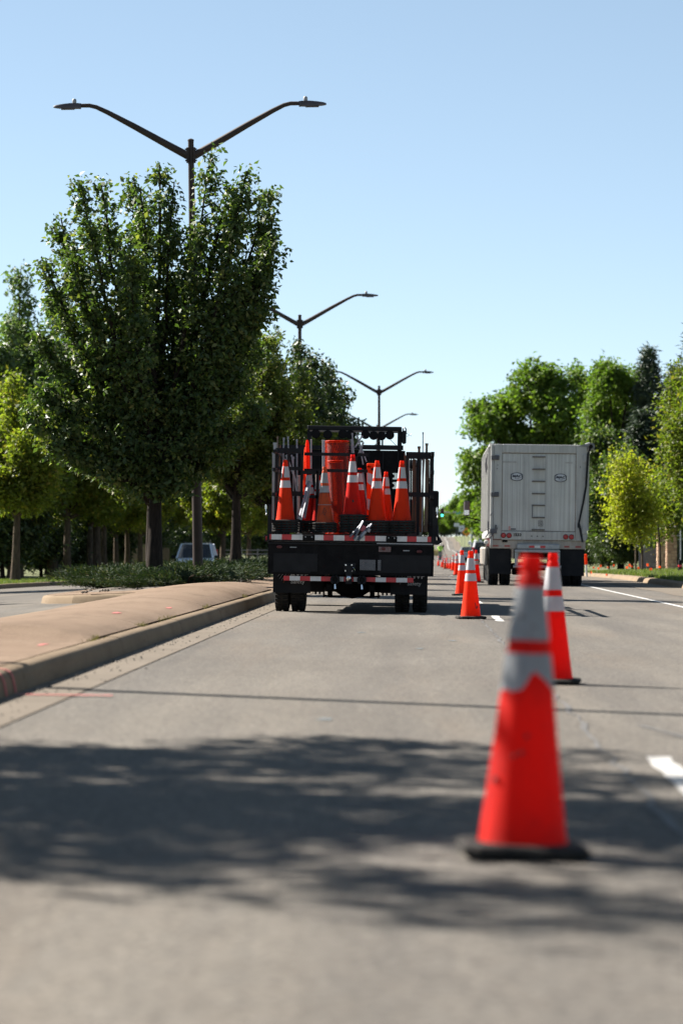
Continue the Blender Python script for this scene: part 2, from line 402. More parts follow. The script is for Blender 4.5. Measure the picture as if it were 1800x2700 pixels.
PROF = [(0,-.10),(.012,-.02),(.035,.10),(.055,.138),(.085,.155),(.17,.158),(.172,-.1)]
def kerb_run(name, path, side, zf, cuts, parent_name=None, prof=PROF, gap=.012):
    """kerb swept along a polyline, cut into cast lengths; side = +1 back of the kerb lies toward -x"""
    root = bpy.data.objects.new(name, None); COL.objects.link(root); tag(root, kind='structure')
    rd = random.Random(len(path)); s = [0]
    for a, b in zip(path, path[1:]): s.append(s[-1]+math.hypot(b[0]-a[0], b[1]-a[1]))
    def at(d):
        for i in range(len(s)-1):
            if d <= s[i+1] or i == len(s)-2:
                t = (d-s[i])/(s[i+1]-s[i]); a, b = path[i], path[i+1]
                return a[0]+(b[0]-a[0])*t, a[1]+(b[1]-a[1])*t
    def nrm(d):
        a = at(max(d-.15,0)); b = at(min(d+.15,s[-1])); L = math.hypot(b[0]-a[0], b[1]-a[1]) or 1
        return -(b[1]-a[1])/L*side, (b[0]-a[0])/L*side
    d = 0
    while d < s[-1]-.05:
        L = cuts(at(d)[1]); e = min(d+L, s[-1]); n = max(2, int((e-d)/.45)+1) if L < 12 else 8
        dz = rd.uniform(-.004,.004); vs = []; fs = []; m = len(prof)
        for i in range(n+1):
            q = d+gap/2+(e-d-gap)*i/n; x, y = at(q); nx, ny = nrm(q)
            for (u, z) in prof: vs.append((x+nx*u, y+ny*u, zf(x, y)+z+dz))
        for i in range(n):
            for j in range(m-1): fs.append((i*m+j, i*m+j+1, (i+1)*m+j+1, (i+1)*m+j))
        fs += [tuple(range(m)), tuple(range(n*m+m-1, n*m-1, -1))]
        MB().add(vs, fs).obj('kerb_length', CONC, root, True); d = e
    return root
def cuts(y): return 3.05 if y < 110 else 40
ky = [0]+[y for y in range(2,90,2)]+list(range(90,300,5))
kerb_run('median_kerb', [(KL+sh(y), y) for y in ky], 1, zroad, cuts)
ly = [y for y in np.arange(26,51.6,1.0)]+[51.6,51.9,52.2,52.5,52.8,53.1,53.5,54,54.6,55.4]+list(range(57,100,3))+list(range(100,300,8))
kerb_run('median_kerb_oncoming_side', [(xleft(y), y) for y in ly], -1, zopp, cuts)
kerb_run('right_kerb', [(KR+sh(y), y) for y in range(20,330,4)], -1, zroad, cuts, prof=[(0,-.1),(.02,-.02),(.07,.09),(.11,.125),(.16,.135),(.3,.14),(.3,-.1)])
kerb_run('far_kerb', [(KF+sh(y), y) for y in range(50,330,4)], 1, zopp, cuts)

def zmed(x, y):
    xr = KL+sh(y)-.17; xl = xleft(y)+.17; w = xr-xl; t = min(1,max(0,(xr-x)/w))
    zb = zroad(xr, y)+.16; za = zopp(xl, y)+.16
    h = .048+.012*math.sin(y*.9)+.02*math.sin(y*.31+1) + .05*interp([(30,0),(46,1),(60,1)], y)
    if w < 3.2: prof = math.sin(PI*t**.75)**.85 if 0 < t < 1 else 0
    else: prof = min(1, min(t, 1-t)*w/1.3); prof = prof*prof*(3-2*prof)
    return zb+(za-zb)*t + (h+.08 if w < 3.2 else h-.02)*prof
med = bpy.data.objects.new('median', None); COL.objects.link(med); tag(med, kind='structure')
joints = [4,12,20,27.5,36,44,51.3,55.5,60,66,72,80,90,100,120,150,200,300]
for a, b in zip(joints, joints[1:]):
    n = max(4, int((b-a)/.35)) if b < 62 else 10; mb = MB(); K = 18; vs = []; fs = []
    for i in range(n+1):
        y = a+.014+(b-a-.028)*i/n; xr = KL+sh(y)-.178; xl = xleft(y)+.178
        for k in range(K+1):
            x = xr+(xl-xr)*k/K; z = zmed(x, y)
            if i in (0, n): z -= .0
            vs.append((x, y, z))
        vs.append((xl, y, zmed(xl,y)-.2)); vs.append((xr, y, zmed(xr,y)-.2))
    m = K+3
    for i in range(n):
        for k in range(K+2): fs.append((i*m+k, i*m+k+1, (i+1)*m+k+1, (i+1)*m+k))
    fs += [tuple(range(m)), tuple(range(n*m+m-1, n*m-1, -1))]
    mb.add(vs, fs).obj('slab', SLAB, med, True)
# red survey paint on the concrete
SPRAY = M('red_spray_paint', (.36,.05,.05), (.30,.12,.09), 25, .8)
def splat(x, y, zf, rx, ry, parent, seed, h=.004):
    rd = random.Random(seed); vs = [(x,y,zf(x,y)+h)]; n = 14
    for k in range(n):
        t = 2*PI*k/n; q = rd.uniform(.5,1.15); X = x+rx*q*math.cos(t); Y = y+ry*q*math.sin(t); vs.append((X,Y,zf(X,Y)+h))
    MB().add(vs, [(0,k+1,(k+1)%n+1) for k in range(n)]).obj('paint_mark', SPRAY, parent)
splat(-2.93, 22.2, zmed, .035, .30, med, 1); splat(-3.06, 28.9, zmed, .04, .34, med, 2)
splat(-2.9, 33.2, zmed, .04, .30, med, 3); splat(-3.5, 44.6, zmed, .06, .3, med, 4)
# painted stripes running up the kerb and over the gutter
for (ya, yb) in ((17.75,17.83),(17.35,17.43)):
    mb = MB(); vs = []
    for y in (ya, yb):
        for (u, z) in PROF[1:6]: vs.append((KL-u-.0 + (.004 if u < .06 else 0), y, zroad(KL,y)+z+.004))
    m = 5; mb.add(vs, [(j,j+1,m+j+1,m+j) for j in range(4)]).obj('paint_mark', SPRAY, med)
paint_patch(-2.48,-1.9,17.55,17.63, 'paint_mark', SPRAY, road, zroad, .011, .02, 3, 5)

# planting bed of bark and stones in the wide median
def zbed(x, y): return zmed(x, y)+.012
bed = MB(); rd = random.Random(4); bv = []; bf = []; NB = 60
ysb = [52.9+ i*.5 for i in range(30)] + list(range(69,150,4)); KB = 10
for j, y in enumerate(ysb):
    xr = -3.75+sh(y)-rd.uniform(0,.12) - max(0, (54.6-y))*.55; xl = -6.45+sh(y)+rd.uniform(0,.12)+max(0,(54.6-y))*.5
    for k in range(KB+1):
        x = xr+(xl-xr)*k/KB; e = 0 if k in (0,KB) or j == 0 else rd.uniform(.0,.05)
        bv.append((x,y,zbed(x,y)+e-(.012 if e == 0 else 0)))
for j in range(len(ysb)-1):
    for k in range(KB): bf.append((j*(KB+1)+k, j*(KB+1)+k+1, (j+1)*(KB+1)+k+1, (j+1)*(KB+1)+k))
bed.add(bv, bf); tag(bed.obj('planting_bed', DIRT), kind='structure')
def stones(n, seed, sp):
    rd = random.Random(seed); mb = MB()
    for _ in range(n):
        x, y, z = sp(rd); r = rd.uniform(.015,.05); vs = []
        for v in ((1,0,0),(-1,0,0),(0,1,0),(0,-1,0),(0,0,.7),(0,0,-.5)): vs.append((x+v[0]*r*rd.uniform(.6,1.2), y+v[1]*r*rd.uniform(.6,1.2), z+v[2]*r))
        mb.add(vs, [(0,2,4),(2,1,4),(1,3,4),(3,0,4),(2,0,5),(1,2,5),(3,1,5),(0,3,5)])
    return mb
def spb(rd):
    y = rd.uniform(53,66); x = rd.uniform(-6.3,-3.55); return x, y, zmed(x,y)+.02
tag(stones(900, 3, spb).obj('bark_chips', DIRT), 'grey bark and stone mulch strewn around the junipers on the median', 'mulch', kind='stuff')

# ------------------------------------------------------------------ trees and shrubs
def leaf_mesh(name, P, L, mat, seed, droop=.25, aspect=.52, fold=.35, flat=.35):
    rng = np.random.default_rng(seed); n = len(P); P = np.asarray(P, float)
    L = L*rng.uniform(.5,1.4,n)
    a = rng.normal(size=(n,3)); a[:,2] = a[:,2]*.7-droop; a /= np.linalg.norm(a,axis=1)[:,None]
    u = rng.normal(size=(n,3)); u[:,2] += flat*2
    w = np.cross(a,u); w /= np.linalg.norm(w,axis=1)[:,None]+1e-9
    nn = np.cross(w,a)
    wd = L*aspect*.5
    base = P; tip = P + a*L[:,None] - nn*(L*.12)[:,None]; mid = P + a*(L*.45)[:,None]
    le = mid + w*wd[:,None] + nn*(wd*fold)[:,None]; ri = mid - w*wd[:,None] + nn*(wd*fold)[:,None]
    V = np.stack([base,ri,tip,le],1).reshape(-1,3)
    me = bpy.data.meshes.new(name)
    me.vertices.add(4*n); me.vertices.foreach_set('co', V.ravel())
    me.loops.add(4*n); me.loops.foreach_set('vertex_index', np.arange(4*n, dtype=np.int32))
    me.polygons.add(n); me.polygons.foreach_set('loop_start', np.arange(0,4*n,4,dtype=np.int32))
    try: me.polygons.foreach_set('loop_total', np.full(n,4,dtype=np.int32))
    except Exception: pass
    me.update(calc_edges=True); me.validate()
    me.materials.append(mat); return me

def grow(seed, H, h0, Rr, nlead, nsec, nleaf, tr, shape='vase', sec=.9, up=.7, twig=.16, clump=5, csig=.09, edge=.35, zlow=0., topw=.5, tips=None):
    """skeleton + leaf points. Returns (MB of wood, leaf points)"""
    rd = random.Random(seed); wood = MB(); segs = []
    ht = H*.55 if shape != 'multi' else h0
    # trunk
    tp = []; tr_ = []; bx = by = 0
    for i in range(7):
        t = i/6; bx += rd.uniform(-.03,.03)*H/9; by += rd.uniform(-.03,.03)*H/9
        tp.append((bx,by,t*ht)); tr_.append(tr*(1-.62*t)*(1.25 if i == 0 else 1))
    wood.tube([(tp[0][0],tp[0][1],-.25)]+tp, [tr*1.5]+tr_, 9)
    def trunk_at(z):
        t = min(max(z/ht,0),.999)*6; i = int(t); f = t-i
        return Vector(tp[i])*(1-f)+Vector(tp[i+1])*f
    az = rd.uniform(0,6)
    if tips: nlead = len(tips)
    for k in range(nlead):
        az += 2.4+rd.uniform(-.35,.35); q = math.sqrt((k+.5)/nlead)
        re = Rr*q*rd.uniform(.75,1.0)
        if shape == 'vase': he = H*(1-topw*q**2.2)*rd.uniform(.86,1.0)
        elif shape == 'round': he = h0+zlow+(H-h0-zlow)*(1-topw*q**2)*rd.uniform(.72,1)
        else: he = H*(1-topw*q)*rd.uniform(.8,1)
        if k == 0: he = H; re *= .3
        if tips: tx, ty, he = tips[k]; re = math.hypot(tx,ty); az = math.atan2(ty,tx)
        zs = min(h0+rd.uniform(0,.35)*(ht-h0), max(h0*.8, he*.7)); p0 = trunk_at(zs); pts = []
        n = 8; bend = rd.uniform(-.35,.35) if not tips else 0
        for i in range(n+1):
            t = i/n; rr = re*(t**.75); a2 = az+bend*t
            pts.append(Vector((p0.x*(1-t)+rr*math.cos(a2), p0.y*(1-t)+rr*math.sin(a2), zs+(he-zs)*t**1.05)) + Vector((rd.uniform(-1,1),rd.uniform(-1,1),0))*.05*t)
        r0 = tr*rd.uniform(.34,.5); wood.tube(pts, [r0*(1-.88*i/n)+.006 for i in range(n+1)], 6)
        
        for i_ in range(3,n): segs.append((pts[i_], pts[i_+1], 1.5 if i_ < n-2 else 2.4, 1))

        for j in range(nsec):
            t = .12+.86*(j+rd.random())/nsec; i = min(int(t*n),n-1); f = t*n-i; b = pts[i]*(1-f)+pts[i+1]*f
            a3 = az+rd.gauss(0,1.15); dr = Vector((math.cos(a3), math.sin(a3), up*rd.uniform(.3,1.5)-.15)).normalized()
            Ls = sec*(1.05-.62*t)*rd.uniform(.55,1.25); e = b+dr*Ls+Vector((0,0,-.06*Ls))
            m = b+dr*Ls*.5+Vector((0,0,.05*Ls))
            wood.tube([b,m,e], [.016*H/9+.006,.010*H/9+.003,.004], 4, cap=False)
            segs.append((b, e, 1.0, 0))
            for _ in range(2):
                tt = rd.uniform(.3,.9); bb = b+(e-b)*tt; d2 = (dr+Vector((rd.uniform(-1,1),rd.uniform(-1,1),rd.uniform(-.4,1)))*.9).normalized()
                ee = bb+d2*Ls*.45; segs.append((bb,ee,.8,0))
    rng = np.random.default_rng(seed)
    A = np.array([s[0] for s in segs]); B = np.array([s[1] for s in segs]); wgt = np.array([s[2]*(np.linalg.norm(np.array(s[1])-np.array(s[0]))+.15) for s in segs]); wgt /= wgt.sum()
    nc = nleaf//clump; idx = rng.choice(len(segs), nc, p=wgt); t = rng.random(nc)**.8
    C = A[idx]+(B[idx]-A[idx])*t[:,None]+np.clip(rng.normal(size=(nc,3)),-1.4,1.4)*twig
    P = np.repeat(C, clump, 0)+np.clip(rng.normal(size=(nc*clump,3)),-1.5,1.5)*csig
    P = P[P[:,2] > .25]
    return wood, P

def conifer(seed, H, Rr, n, tr=.18):
    rd = random.Random(seed); wood = MB(); wood.tube([(0,0,-.2),(0,0,H*.5),(0,0,H)], [tr,tr*.6,.02], 7); P = []
    z = H*.07; az = 0
    segs = []
    while z < H*.985:
        L = Rr*(1-z/H)**.82*rd.uniform(.7,1.12)+.12; az += 2.4+rd.uniform(-.3,.3)
        b = Vector((0,0,z)); e = b+Vector((math.cos(az)*L, math.sin(az)*L, L*(.12-.30*(1-z/H))))
        wood.tube([b,e],[.03,.006],4,cap=False); segs.append((b,e)); z += H*.0062*rd.uniform(.6,1.4)
    rng = np.random.default_rng(seed); A = np.array([s[0] for s in segs]); B = np.array([s[1] for s in segs]); w = np.linalg.norm(B-A,axis=1); w /= w.sum()
    idx = rng.choice(len(segs), n, p=w); t = rng.random(n)**.6
    P = A[idx]+(B[idx]-A[idx])*t[:,None]+rng.normal(size=(n,3))*np.array([.16,.16,.09])*H/12
    return wood, P

LEAF_PEAR = mat_leaf('pear_leaf', (.032,.056,.020), (.078,.115,.038), (.16,.17,.06), .52, .36, None, .32)
LEAF_PEAR2 = mat_leaf('pear_leaf_olive', (.050,.070,.016), (.105,.130,.030), (.17,.15,.04), .52, .38, None, .3)
LEAF_DARK = mat_leaf('dark_leaf', (.022,.040,.016), (.048,.072,.026), (.09,.10,.035), .48, .26, None, .35)
LEAF_LIME = mat_leaf('verge_leaf', (.085,.110,.020), (.165,.190,.034), (.24,.20,.05), .55, .50, None, .25)
LEAF_POP = mat_leaf('poplar_leaf', (.062,.100,.042), (.105,.150,.062), (.14,.17,.07), .5, .34, None, .35)
LEAF_ASH = mat_leaf('ash_leaf', (.060,.105,.020), (.11,.165,.032), (.12,.15,.04), .6, .38, None, .2)
LEAF_YEL = mat_leaf('young_leaf', (.17,.19,.022), (.25,.26,.034), (.28,.23,.04), .6, .45, None, .2)
LEAF_YG = mat_leaf('yellow_green_leaf', (.062,.090,.016), (.108,.132,.024), (.15,.13,.03), .55, .42, None, .25)
LEAF_FIR = mat_leaf('conifer_needle', (.020,.038,.024), (.036,.058,.034), (.05,.07,.04), .6, .1)
LEAF_FIRB = mat_leaf('blue_spruce_needle', (.035,.060,.048), (.060,.088,.072), (.07,.10,.08), .6, .1)
LEAF_JUN = mat_leaf('juniper_needle', (.016,.030,.018), (.040,.056,.032), (.085,.085,.045), .8, .12, None, .1)
BARK = mat_bark('grey_bark', (.040,.031,.024), (.115,.088,.064))
BARKD = mat_bark('dark_bark', (.014,.011,.010), (.040,.031,.025))

def make_tree(name, wood, P, L, leaf, bark, seed, label, cat='tree', group=None, loc=(0,0,0), rz=0, **kw):
    r = thing(name, label, cat, loc, rz, group)
    wood.obj('trunk', bark, r, True)
    c = link('crown', leaf_mesh('crown', P, L, leaf, seed, **kw), r); c['kind'] = 'stuff'
    return r

GM = 'pear trees planted along the median'
# the big pear tree by the first street lamp
tp_ = []; rd = random.Random(6)
for (a, b) in [(355,352),(292,382),(325,430),(240,432),(205,440),(130,492),(95,592),(388,400),(488,358),(520,415),(572,398),(612,428),(636,480),(632,548),(622,625),(440,520),(170,560),(600,705),(75,760),(90,900),(260,520),(540,500),(120,680),(560,620),(310,600),(400,620),(330,800),(200,820),(70,960),(130,1030),(230,1060),(300,980),(480,900),(560,860),(600,960),(500,1040),(400,1080),(590,800)]:
    q = px(a*1.148, b*1.148, 57); tp_.append((q.x+5.28, rd.uniform(-1.9,1.9)*(1-abs(q.x+5.28)/4.5), q.z-.35))
w, P = grow(11, 8.55, 1.9, 2.75, 17, 20, 72000, .155, 'vase', .66, 1.0, .075, 14, .10, tips=tp_)
pear_main = make_tree('pear_tree', w, P, .118, LEAF_PEAR, BARKD, 1, 'tall dark pear tree with upright spires beside the nearest street lamp', group=GM, loc=(-5.28,57.0,.35), droop=.55, aspect=.55)
w, P = grow(23, 8.4, 1.9, 2.7, 15, 24, 42000, .17, 'vase', .85, .9, .12, 6, .09, topw=.5)
pear_b = make_tree('pear_tree', w, P, .14, LEAF_PEAR2, BARKD, 2, 'olive green pear tree on the median just behind the tallest one', group=GM, loc=(-5.05,78.5,.32), droop=.5)
pear_b.scale = (.95,.95,.87)
w, P = grow(37, 8.4, 2.0, 2.6, 14, 22, 36000, .17, 'vase', .9, .8, .15, 6, .11, topw=.55)
pear_c = make_tree('pear_tree', w, P, .17, LEAF_DARK, BARKD, 3, 'darkest pear tree on the median, behind the left end of the arrow board', group=GM, loc=(-3.95,117,.15), droop=.5)
for (x, y, rz, s, lab, src) in [
    (-4.6, 90.5, 1.3, .90, 'pear tree on the median between the olive one and the darkest one', pear_b),
    (-6.35, 68, 2.2, .86, 'pear tree half hidden directly behind the tallest pear tree', pear_b),
    (-4.2, 103, 4.0, .98, 'pear tree on the median just in front of the darkest one', pear_c),
    (-3.9, 131, 2.0, .9, 'farthest pear tree on the median, behind the darkest one', pear_c)]:
    dup(src, (x,y,zmed(x,y)-.02), lab, rz, s)
# two more stand on the median beside the camera, out of view to the left; their shade crosses the road
w, P = grow(29, 8.9, 2.2, 4.4, 18, 15, 34000, .17, 'round', 1.25, .5, .26, 20, .12, topw=.72, zlow=-.2)
make_tree('pear_tree', w, P, .13, LEAF_PEAR2, BARKD, 29, 'pear tree left of the camera casting the broad shade across the road', group=GM, loc=(-6.7,13.2,zmed(-6.7,13.2)), droop=.5)
for (x, y, rz, k_, lab) in [(-6.4,-6,1,1.0,'pear tree on the median behind the camera'),(-6.2,2.5,2,.8,'pear tree on the median level with the camera')]:
    dup(pear_b, (x,y,.1), lab, rz, k_)

GV = 'trees along the far verge'
w, P = grow(51, 8.6, 2.5, 3.0, 11, 20, 30000, .20, 'round', 1.0, .5, .2, 6, .14, topw=.45, zlow=-.4)
ver = make_tree('verge_tree', w, P, .19, LEAF_LIME, BARK, 5, 'verge tree with a bare grey forked trunk left of the juniper bed', group=GV, loc=(-15.5,126,-.5), droop=.3)
w, P = grow(52, 8.0, 2.3, 2.8, 9, 20, 26000, .19, 'round', 1.0, .5, .2, 6, .14, topw=.5, zlow=-.3)
ver2 = make_tree('verge_tree', w, P, .19, LEAF_LIME, BARK, 6, 'verge tree at the left edge of the picture with a straight slim trunk', group=GV, loc=(-15.6,110,-.4), droop=.3)
vt = [(232,'second grey trunk right of the forked verge tree',ver2,1.0),(274,'third grey trunk right of the forked verge tree',ver,.95),(306,'fourth grey trunk right of the forked verge tree',ver2,.9),(333,'fifth grey trunk right of the forked verge tree',ver,.92),(369,'verge tree trunk standing before the tan board fence',ver2,.95),(430,'verge tree hidden behind the tallest pear, right of the fence',ver,1.0),(585,'verge tree seen right of the white oncoming car',ver2,1.0),(655,'far verge tree near the tan wall',ver,1.0)]
for k, (x, lab, src, s) in enumerate(vt):
    D = 15.9*7500/(1100-x); X = -15.9
    if x > 500: D = 150+(x-585)*.6; X = (x-1100)/7500*D
    dup(src, (X, D, gz(X,D)), lab, k*1.3, s)
for k, (x, y) in enumerate([(-17,-8),(-16.5,6),(-16.8,22),(-16.4,40),(-16.9,60),(-16.6,82)]):  # unseen trees added left of the view to block sky light
    dup(ver if k%2 else ver2, (x,y,gz(x,y)), 'unseen tree added across the oncoming road to hold back sky light', k*1.9, 1.05, 'unseen trees added on the left against sky light')
for k, (x, y) in enumerate([(9.6,-9),(9.9,3),(9.7,15),(10.2,28),(10.6,44)]):  # unseen trees added right of the view, also to block sky light
    dup(ver if k%2 else ver2, (x,y,gz(x,y)), 'unseen tree added beside the right kerb to hold back sky light', k*1.9, 1.0, 'unseen trees added on the right against sky light')
# pale poplars and a yellow-green tree behind the verge
w, P = grow(61, 13.5, 2.5, 2.6, 11, 26, 30000, .25, 'vase', 1.3, .9, .25, 6, .17, topw=.45)
pop = make_tree('poplar', w, P, .24, LEAF_POP, BARK, 7, 'tall pale green poplar at the left edge behind the tallest pear', group='poplars behind the far verge', loc=(-18.6,132,-.3), droop=.4)
pop.scale = (1,1,1.07)
dup(pop, (-21.5,141,-.1), 'second pale poplar cut by the left edge of the picture', 2.0, (1,1,.93))
dup(pop, (-17.2,134,-.3), 'pale poplar between the left edge poplar and the tallest pear', 5.1, (1,1,1.0))
dup(pop, (-15.7,139,-.3), 'pale poplar mostly hidden behind the tallest pear', 4.0, (1,1,.96))
w, P = grow(62, 8.5, 1.5, 2.8, 12, 22, 24000, .2, 'round', 1.2, .5, .24, 6, .16, topw=.5)
yg = make_tree('yellow_green_tree', w, P, .2, LEAF_YG, BARK, 8, 'yellow green tree at the left edge in front of the poplars', group='yellow green trees', loc=(-17.3,121,-.3))
# dark shrubs massed behind the verge
w, P = grow(71, 4.4, .3, 2.2, 16, 14, 16000, .10, 'round', 1.0, .4, .25, 6, .15, topw=.4, zlow=-.1)
shb = make_tree('shrub', w, P, .17, LEAF_DARK, BARKD, 9, 'dark leafy shrub in the thicket behind the far verge trees', 'shrub', 'dark shrubs behind the far verge', (-19.5,128,-.3))
rd = random.Random(8)
for k in range(25):
    D = 122+k*4.6+rd.uniform(-2,2); X = -18.2-(k%3)*2.1+rd.uniform(-.6,.6)-max(0,(k-14))*.25
    dup(shb, (X,D,gz(X,D)-.1), 'dark leafy shrub in the thicket behind the far verge trees', rd.uniform(0,6), rd.uniform(.85,1.25))
for k in range(12):     # taller trees closing the view behind the thicket
    D = 150+k*17; X = -23-k*1.0+rd.uniform(-1.5,1.5)
    dup(ver if k%2 else pop, (X,D,gz(X,D)-.1), 'tree in the wood behind the far verge thicket', rd.uniform(0,6), rd.uniform(.85,1.1), 'trees in the wood behind the far verge')

for k, (x, y, s_) in enumerate([(-12.5,230,.9),(-15,215,1.1),(-17.5,205,1.2),(-11,265,1.0),(-14,280,1.2),(-9.5,300,1.0),(-12,330,1.2),(-20,240,1.3),(-8.5,345,1.0)]):
    dup(shb, (x-4,y,gz(x-4,y)-.1), 'leafy shrub far off between the pear trunks', k*1.3, s_*1.3, 'far shrubs seen between the pear trunks')
# right-hand side
def lobes(seed, spec, n, tr, h0):
    """big crown made of several leafy lobes; spec = (x, y, z, r) list"""
    rd = random.Random(seed); rng = np.random.default_rng(seed); wood = MB(); top = Vector((spec[0][0]*.4, spec[0][1]*.4, h0+ (max(s[2] for s in spec)-h0)*.45))
    wood.tube([(0,0,-.3),(0,0,h0),top],[tr*1.3,tr,tr*.6],9); A = []; B = []; wt = []
    for (x,y,z,r) in spec:
        c = Vector((x,y,z)); st = Vector((0,0,h0))+(top-Vector((0,0,h0)))*rd.uniform(.1,1)
        wood.tube([st,(st+c)/2+Vector((0,0,.3)),c],[tr*.4,tr*.25,tr*.12],6)
        nb = int(26*r)
        for _ in range(nb):
            d = Vector((rd.gauss(0,1),rd.gauss(0,1),rd.gauss(0,.8)+.25)).normalized(); e = c+d*r*rd.uniform(.72,1.08); b = c+d*r*.3
            wood.tube([c,e],[tr*.07,.01],4,cap=False)
            for q in range(3):
                e2 = e+Vector((rd.gauss(0,1),rd.gauss(0,1),rd.gauss(0,1)))*r*.22; A.append(b+(e-b)*.4); B.append(e2); wt.append(r*r)
    A = np.array(A); B = np.array(B); wt = np.array(wt)/sum(wt); nc = n//6; i = rng.choice(len(A), nc, p=wt); t = rng.random(nc)**.45
    C = A[i]+(B[i]-A[i])*t[:,None]+rng.normal(size=(nc,3))*.22
    return wood, np.repeat(C,6,0)+rng.normal(size=(nc//1*6,3))*.2
def bigtree(D, lob, cx, label, leaf, n, L, seed, bark=BARKD, h0=4.0, tr=.4, name='ash_tree', group='big trees beyond the trailer', yr=2.5):
    rd = random.Random(seed); f = D/7500; X = (cx-1100)*f; zg = gz(X,D)
    spec = []
    for (lx, lyy, r) in lob:
        spec.append(((lx-cx)*f, rd.uniform(-yr,yr), EYE+(1447-lyy)*f-zg, r*f))
    w, P = lobes(seed, spec, n, tr, h0)
    return make_tree(name, w, P, L, leaf, bark, seed, label, group=group, loc=(X,D,zg))
bigtree(250, [(1285,1115,62),(1265,1230,55),(1300,1330,50),(1400,1020,66),(1340,1090,50),(1450,1090,62),(1505,1015,48),(1530,1080,45),(1430,1190,70),(1360,1180,60),(1500,1180,60),(1390,1300,70),(1480,1290,70),(1320,1400,50),(1440,1390,60)], 1400, 'broad rounded green tree rising behind the silver trailer', LEAF_ASH, 46000, .40, 81, h0=3.5, tr=.5)
bigtree(205, [(1600,1020,52),(1655,1030,50),(1570,1100,45),(1640,1110,58),(1610,1200,60),(1690,1150,45),(1670,1240,55),(1590,1290,55)], 1630, 'rounded green tree just right of the trailer top', LEAF_ASH, 34000, .30, 82, h0=3, tr=.4)
bigtree(150, [(1580,1190,42),(1600,1270,48),(1570,1340,40),(1640,1330,42),(1630,1240,40),(1590,1400,40),(1655,1400,35)], 1634, 'dark glossy leaved tree right beside the trailer', LEAF_PEAR, 30000, .22, 83, h0=1.8, tr=.16, name='glossy_tree', group='dark trees beside the trailer')
bigtree(98, [(1815,1010,34),(1800,1070,36),(1845,1060,50),(1788,1140,38),(1835,1160,50),(1785,1210,32),(1815,1250,40),(1850,1280,45),(1800,1310,22),(1855,1180,50)], 1860, 'bright yellow green tree cut by the right edge of the picture', LEAF_YG, 26000, .15, 84, h0=2.2, tr=.14, name='maple_tree', group='yellow green verge trees on the right', yr=1.2)
bigtree(118, [(1634,1222,15),(1640,1255,17),(1682,1240,14),(1678,1270,18),(1624,1292,15),(1655,1308,22),(1705,1312,12),(1690,1332,18),(1728,1322,12),(1636,1352,18),(1672,1362,24),(1715,1362,18),(1622,1385,12),(1650,1398,16),(1690,1402,17)], 1690, 'small young tree with bright yellow leaves on the right verge', LEAF_YEL, 8200, .15, 85, bark=BARK, h0=1.1, tr=.045, name='young_tree', group='young trees on the right verge', yr=.5)
bigtree(122, [(1735,1270,16),(1755,1300,20),(1740,1350,22),(1770,1350,22),(1725,1390,16),(1760,1390,18)], 1673, 'thin green sapling behind the yellow young tree', LEAF_YG, 4500, .15, 86, bark=BARK, h0=1.0, tr=.035, name='young_tree', group='young trees on the right verge', yr=.6)
w, P = conifer(91, 15.5, 3.0, 22000)
fir = make_tree('spruce_tree', w, P, .34, LEAF_FIR, BARKD, 91, 'tall pointed dark spruce right of the rounded tree', group='spruces on the right', loc=(16.4,202,gz(16.4,202)), aspect=.22, droop=.1)
dup(fir, (16.9,168,gz(16.9,168)), 'tall dark spruce whose tip is cut by the right edge', 1.0, (1.15,1.15,1.0))
dup(fir, (19.2,213,gz(19,213)), 'spruce behind the first one, slightly lower', 2.0, (1,1,.96))
dup(fir, (12.6,160,gz(12.6,160)), 'low dark spruce behind the young yellow tree', 3.0, (1.0,1.0,.58))
dup(fir, (14.8,150,gz(14.8,150)), 'dark spruce filling the gap beside the gate pillars', 4.0, (1.1,1.1,.66))
firb = make_tree('blue_spruce', *conifer(92, 6.5, 2.0, 9000), .26, LEAF_FIRB, BARKD, 92, 'blue green spruce above the gate pillars', group='spruces on the right', loc=(13.3,146,gz(13.3,146)), aspect=.22, droop=.1)
for k, (x, y, s) in enumerate([(9.6,150,.55),(10.6,147,.7),(12.0,143,.75),(8.9,160,.6),(13.6,146,.7),(15.2,150,.8),(9.2,185,.9),(9.8,215,.9),(10.5,172,.9)]):
    dup(shb, (x+sh(y)*.5,y,gz(x,y)-.1), 'dark leafy shrub along the right verge behind the flags', k*1.1, s, 'dark shrubs behind the right verge')
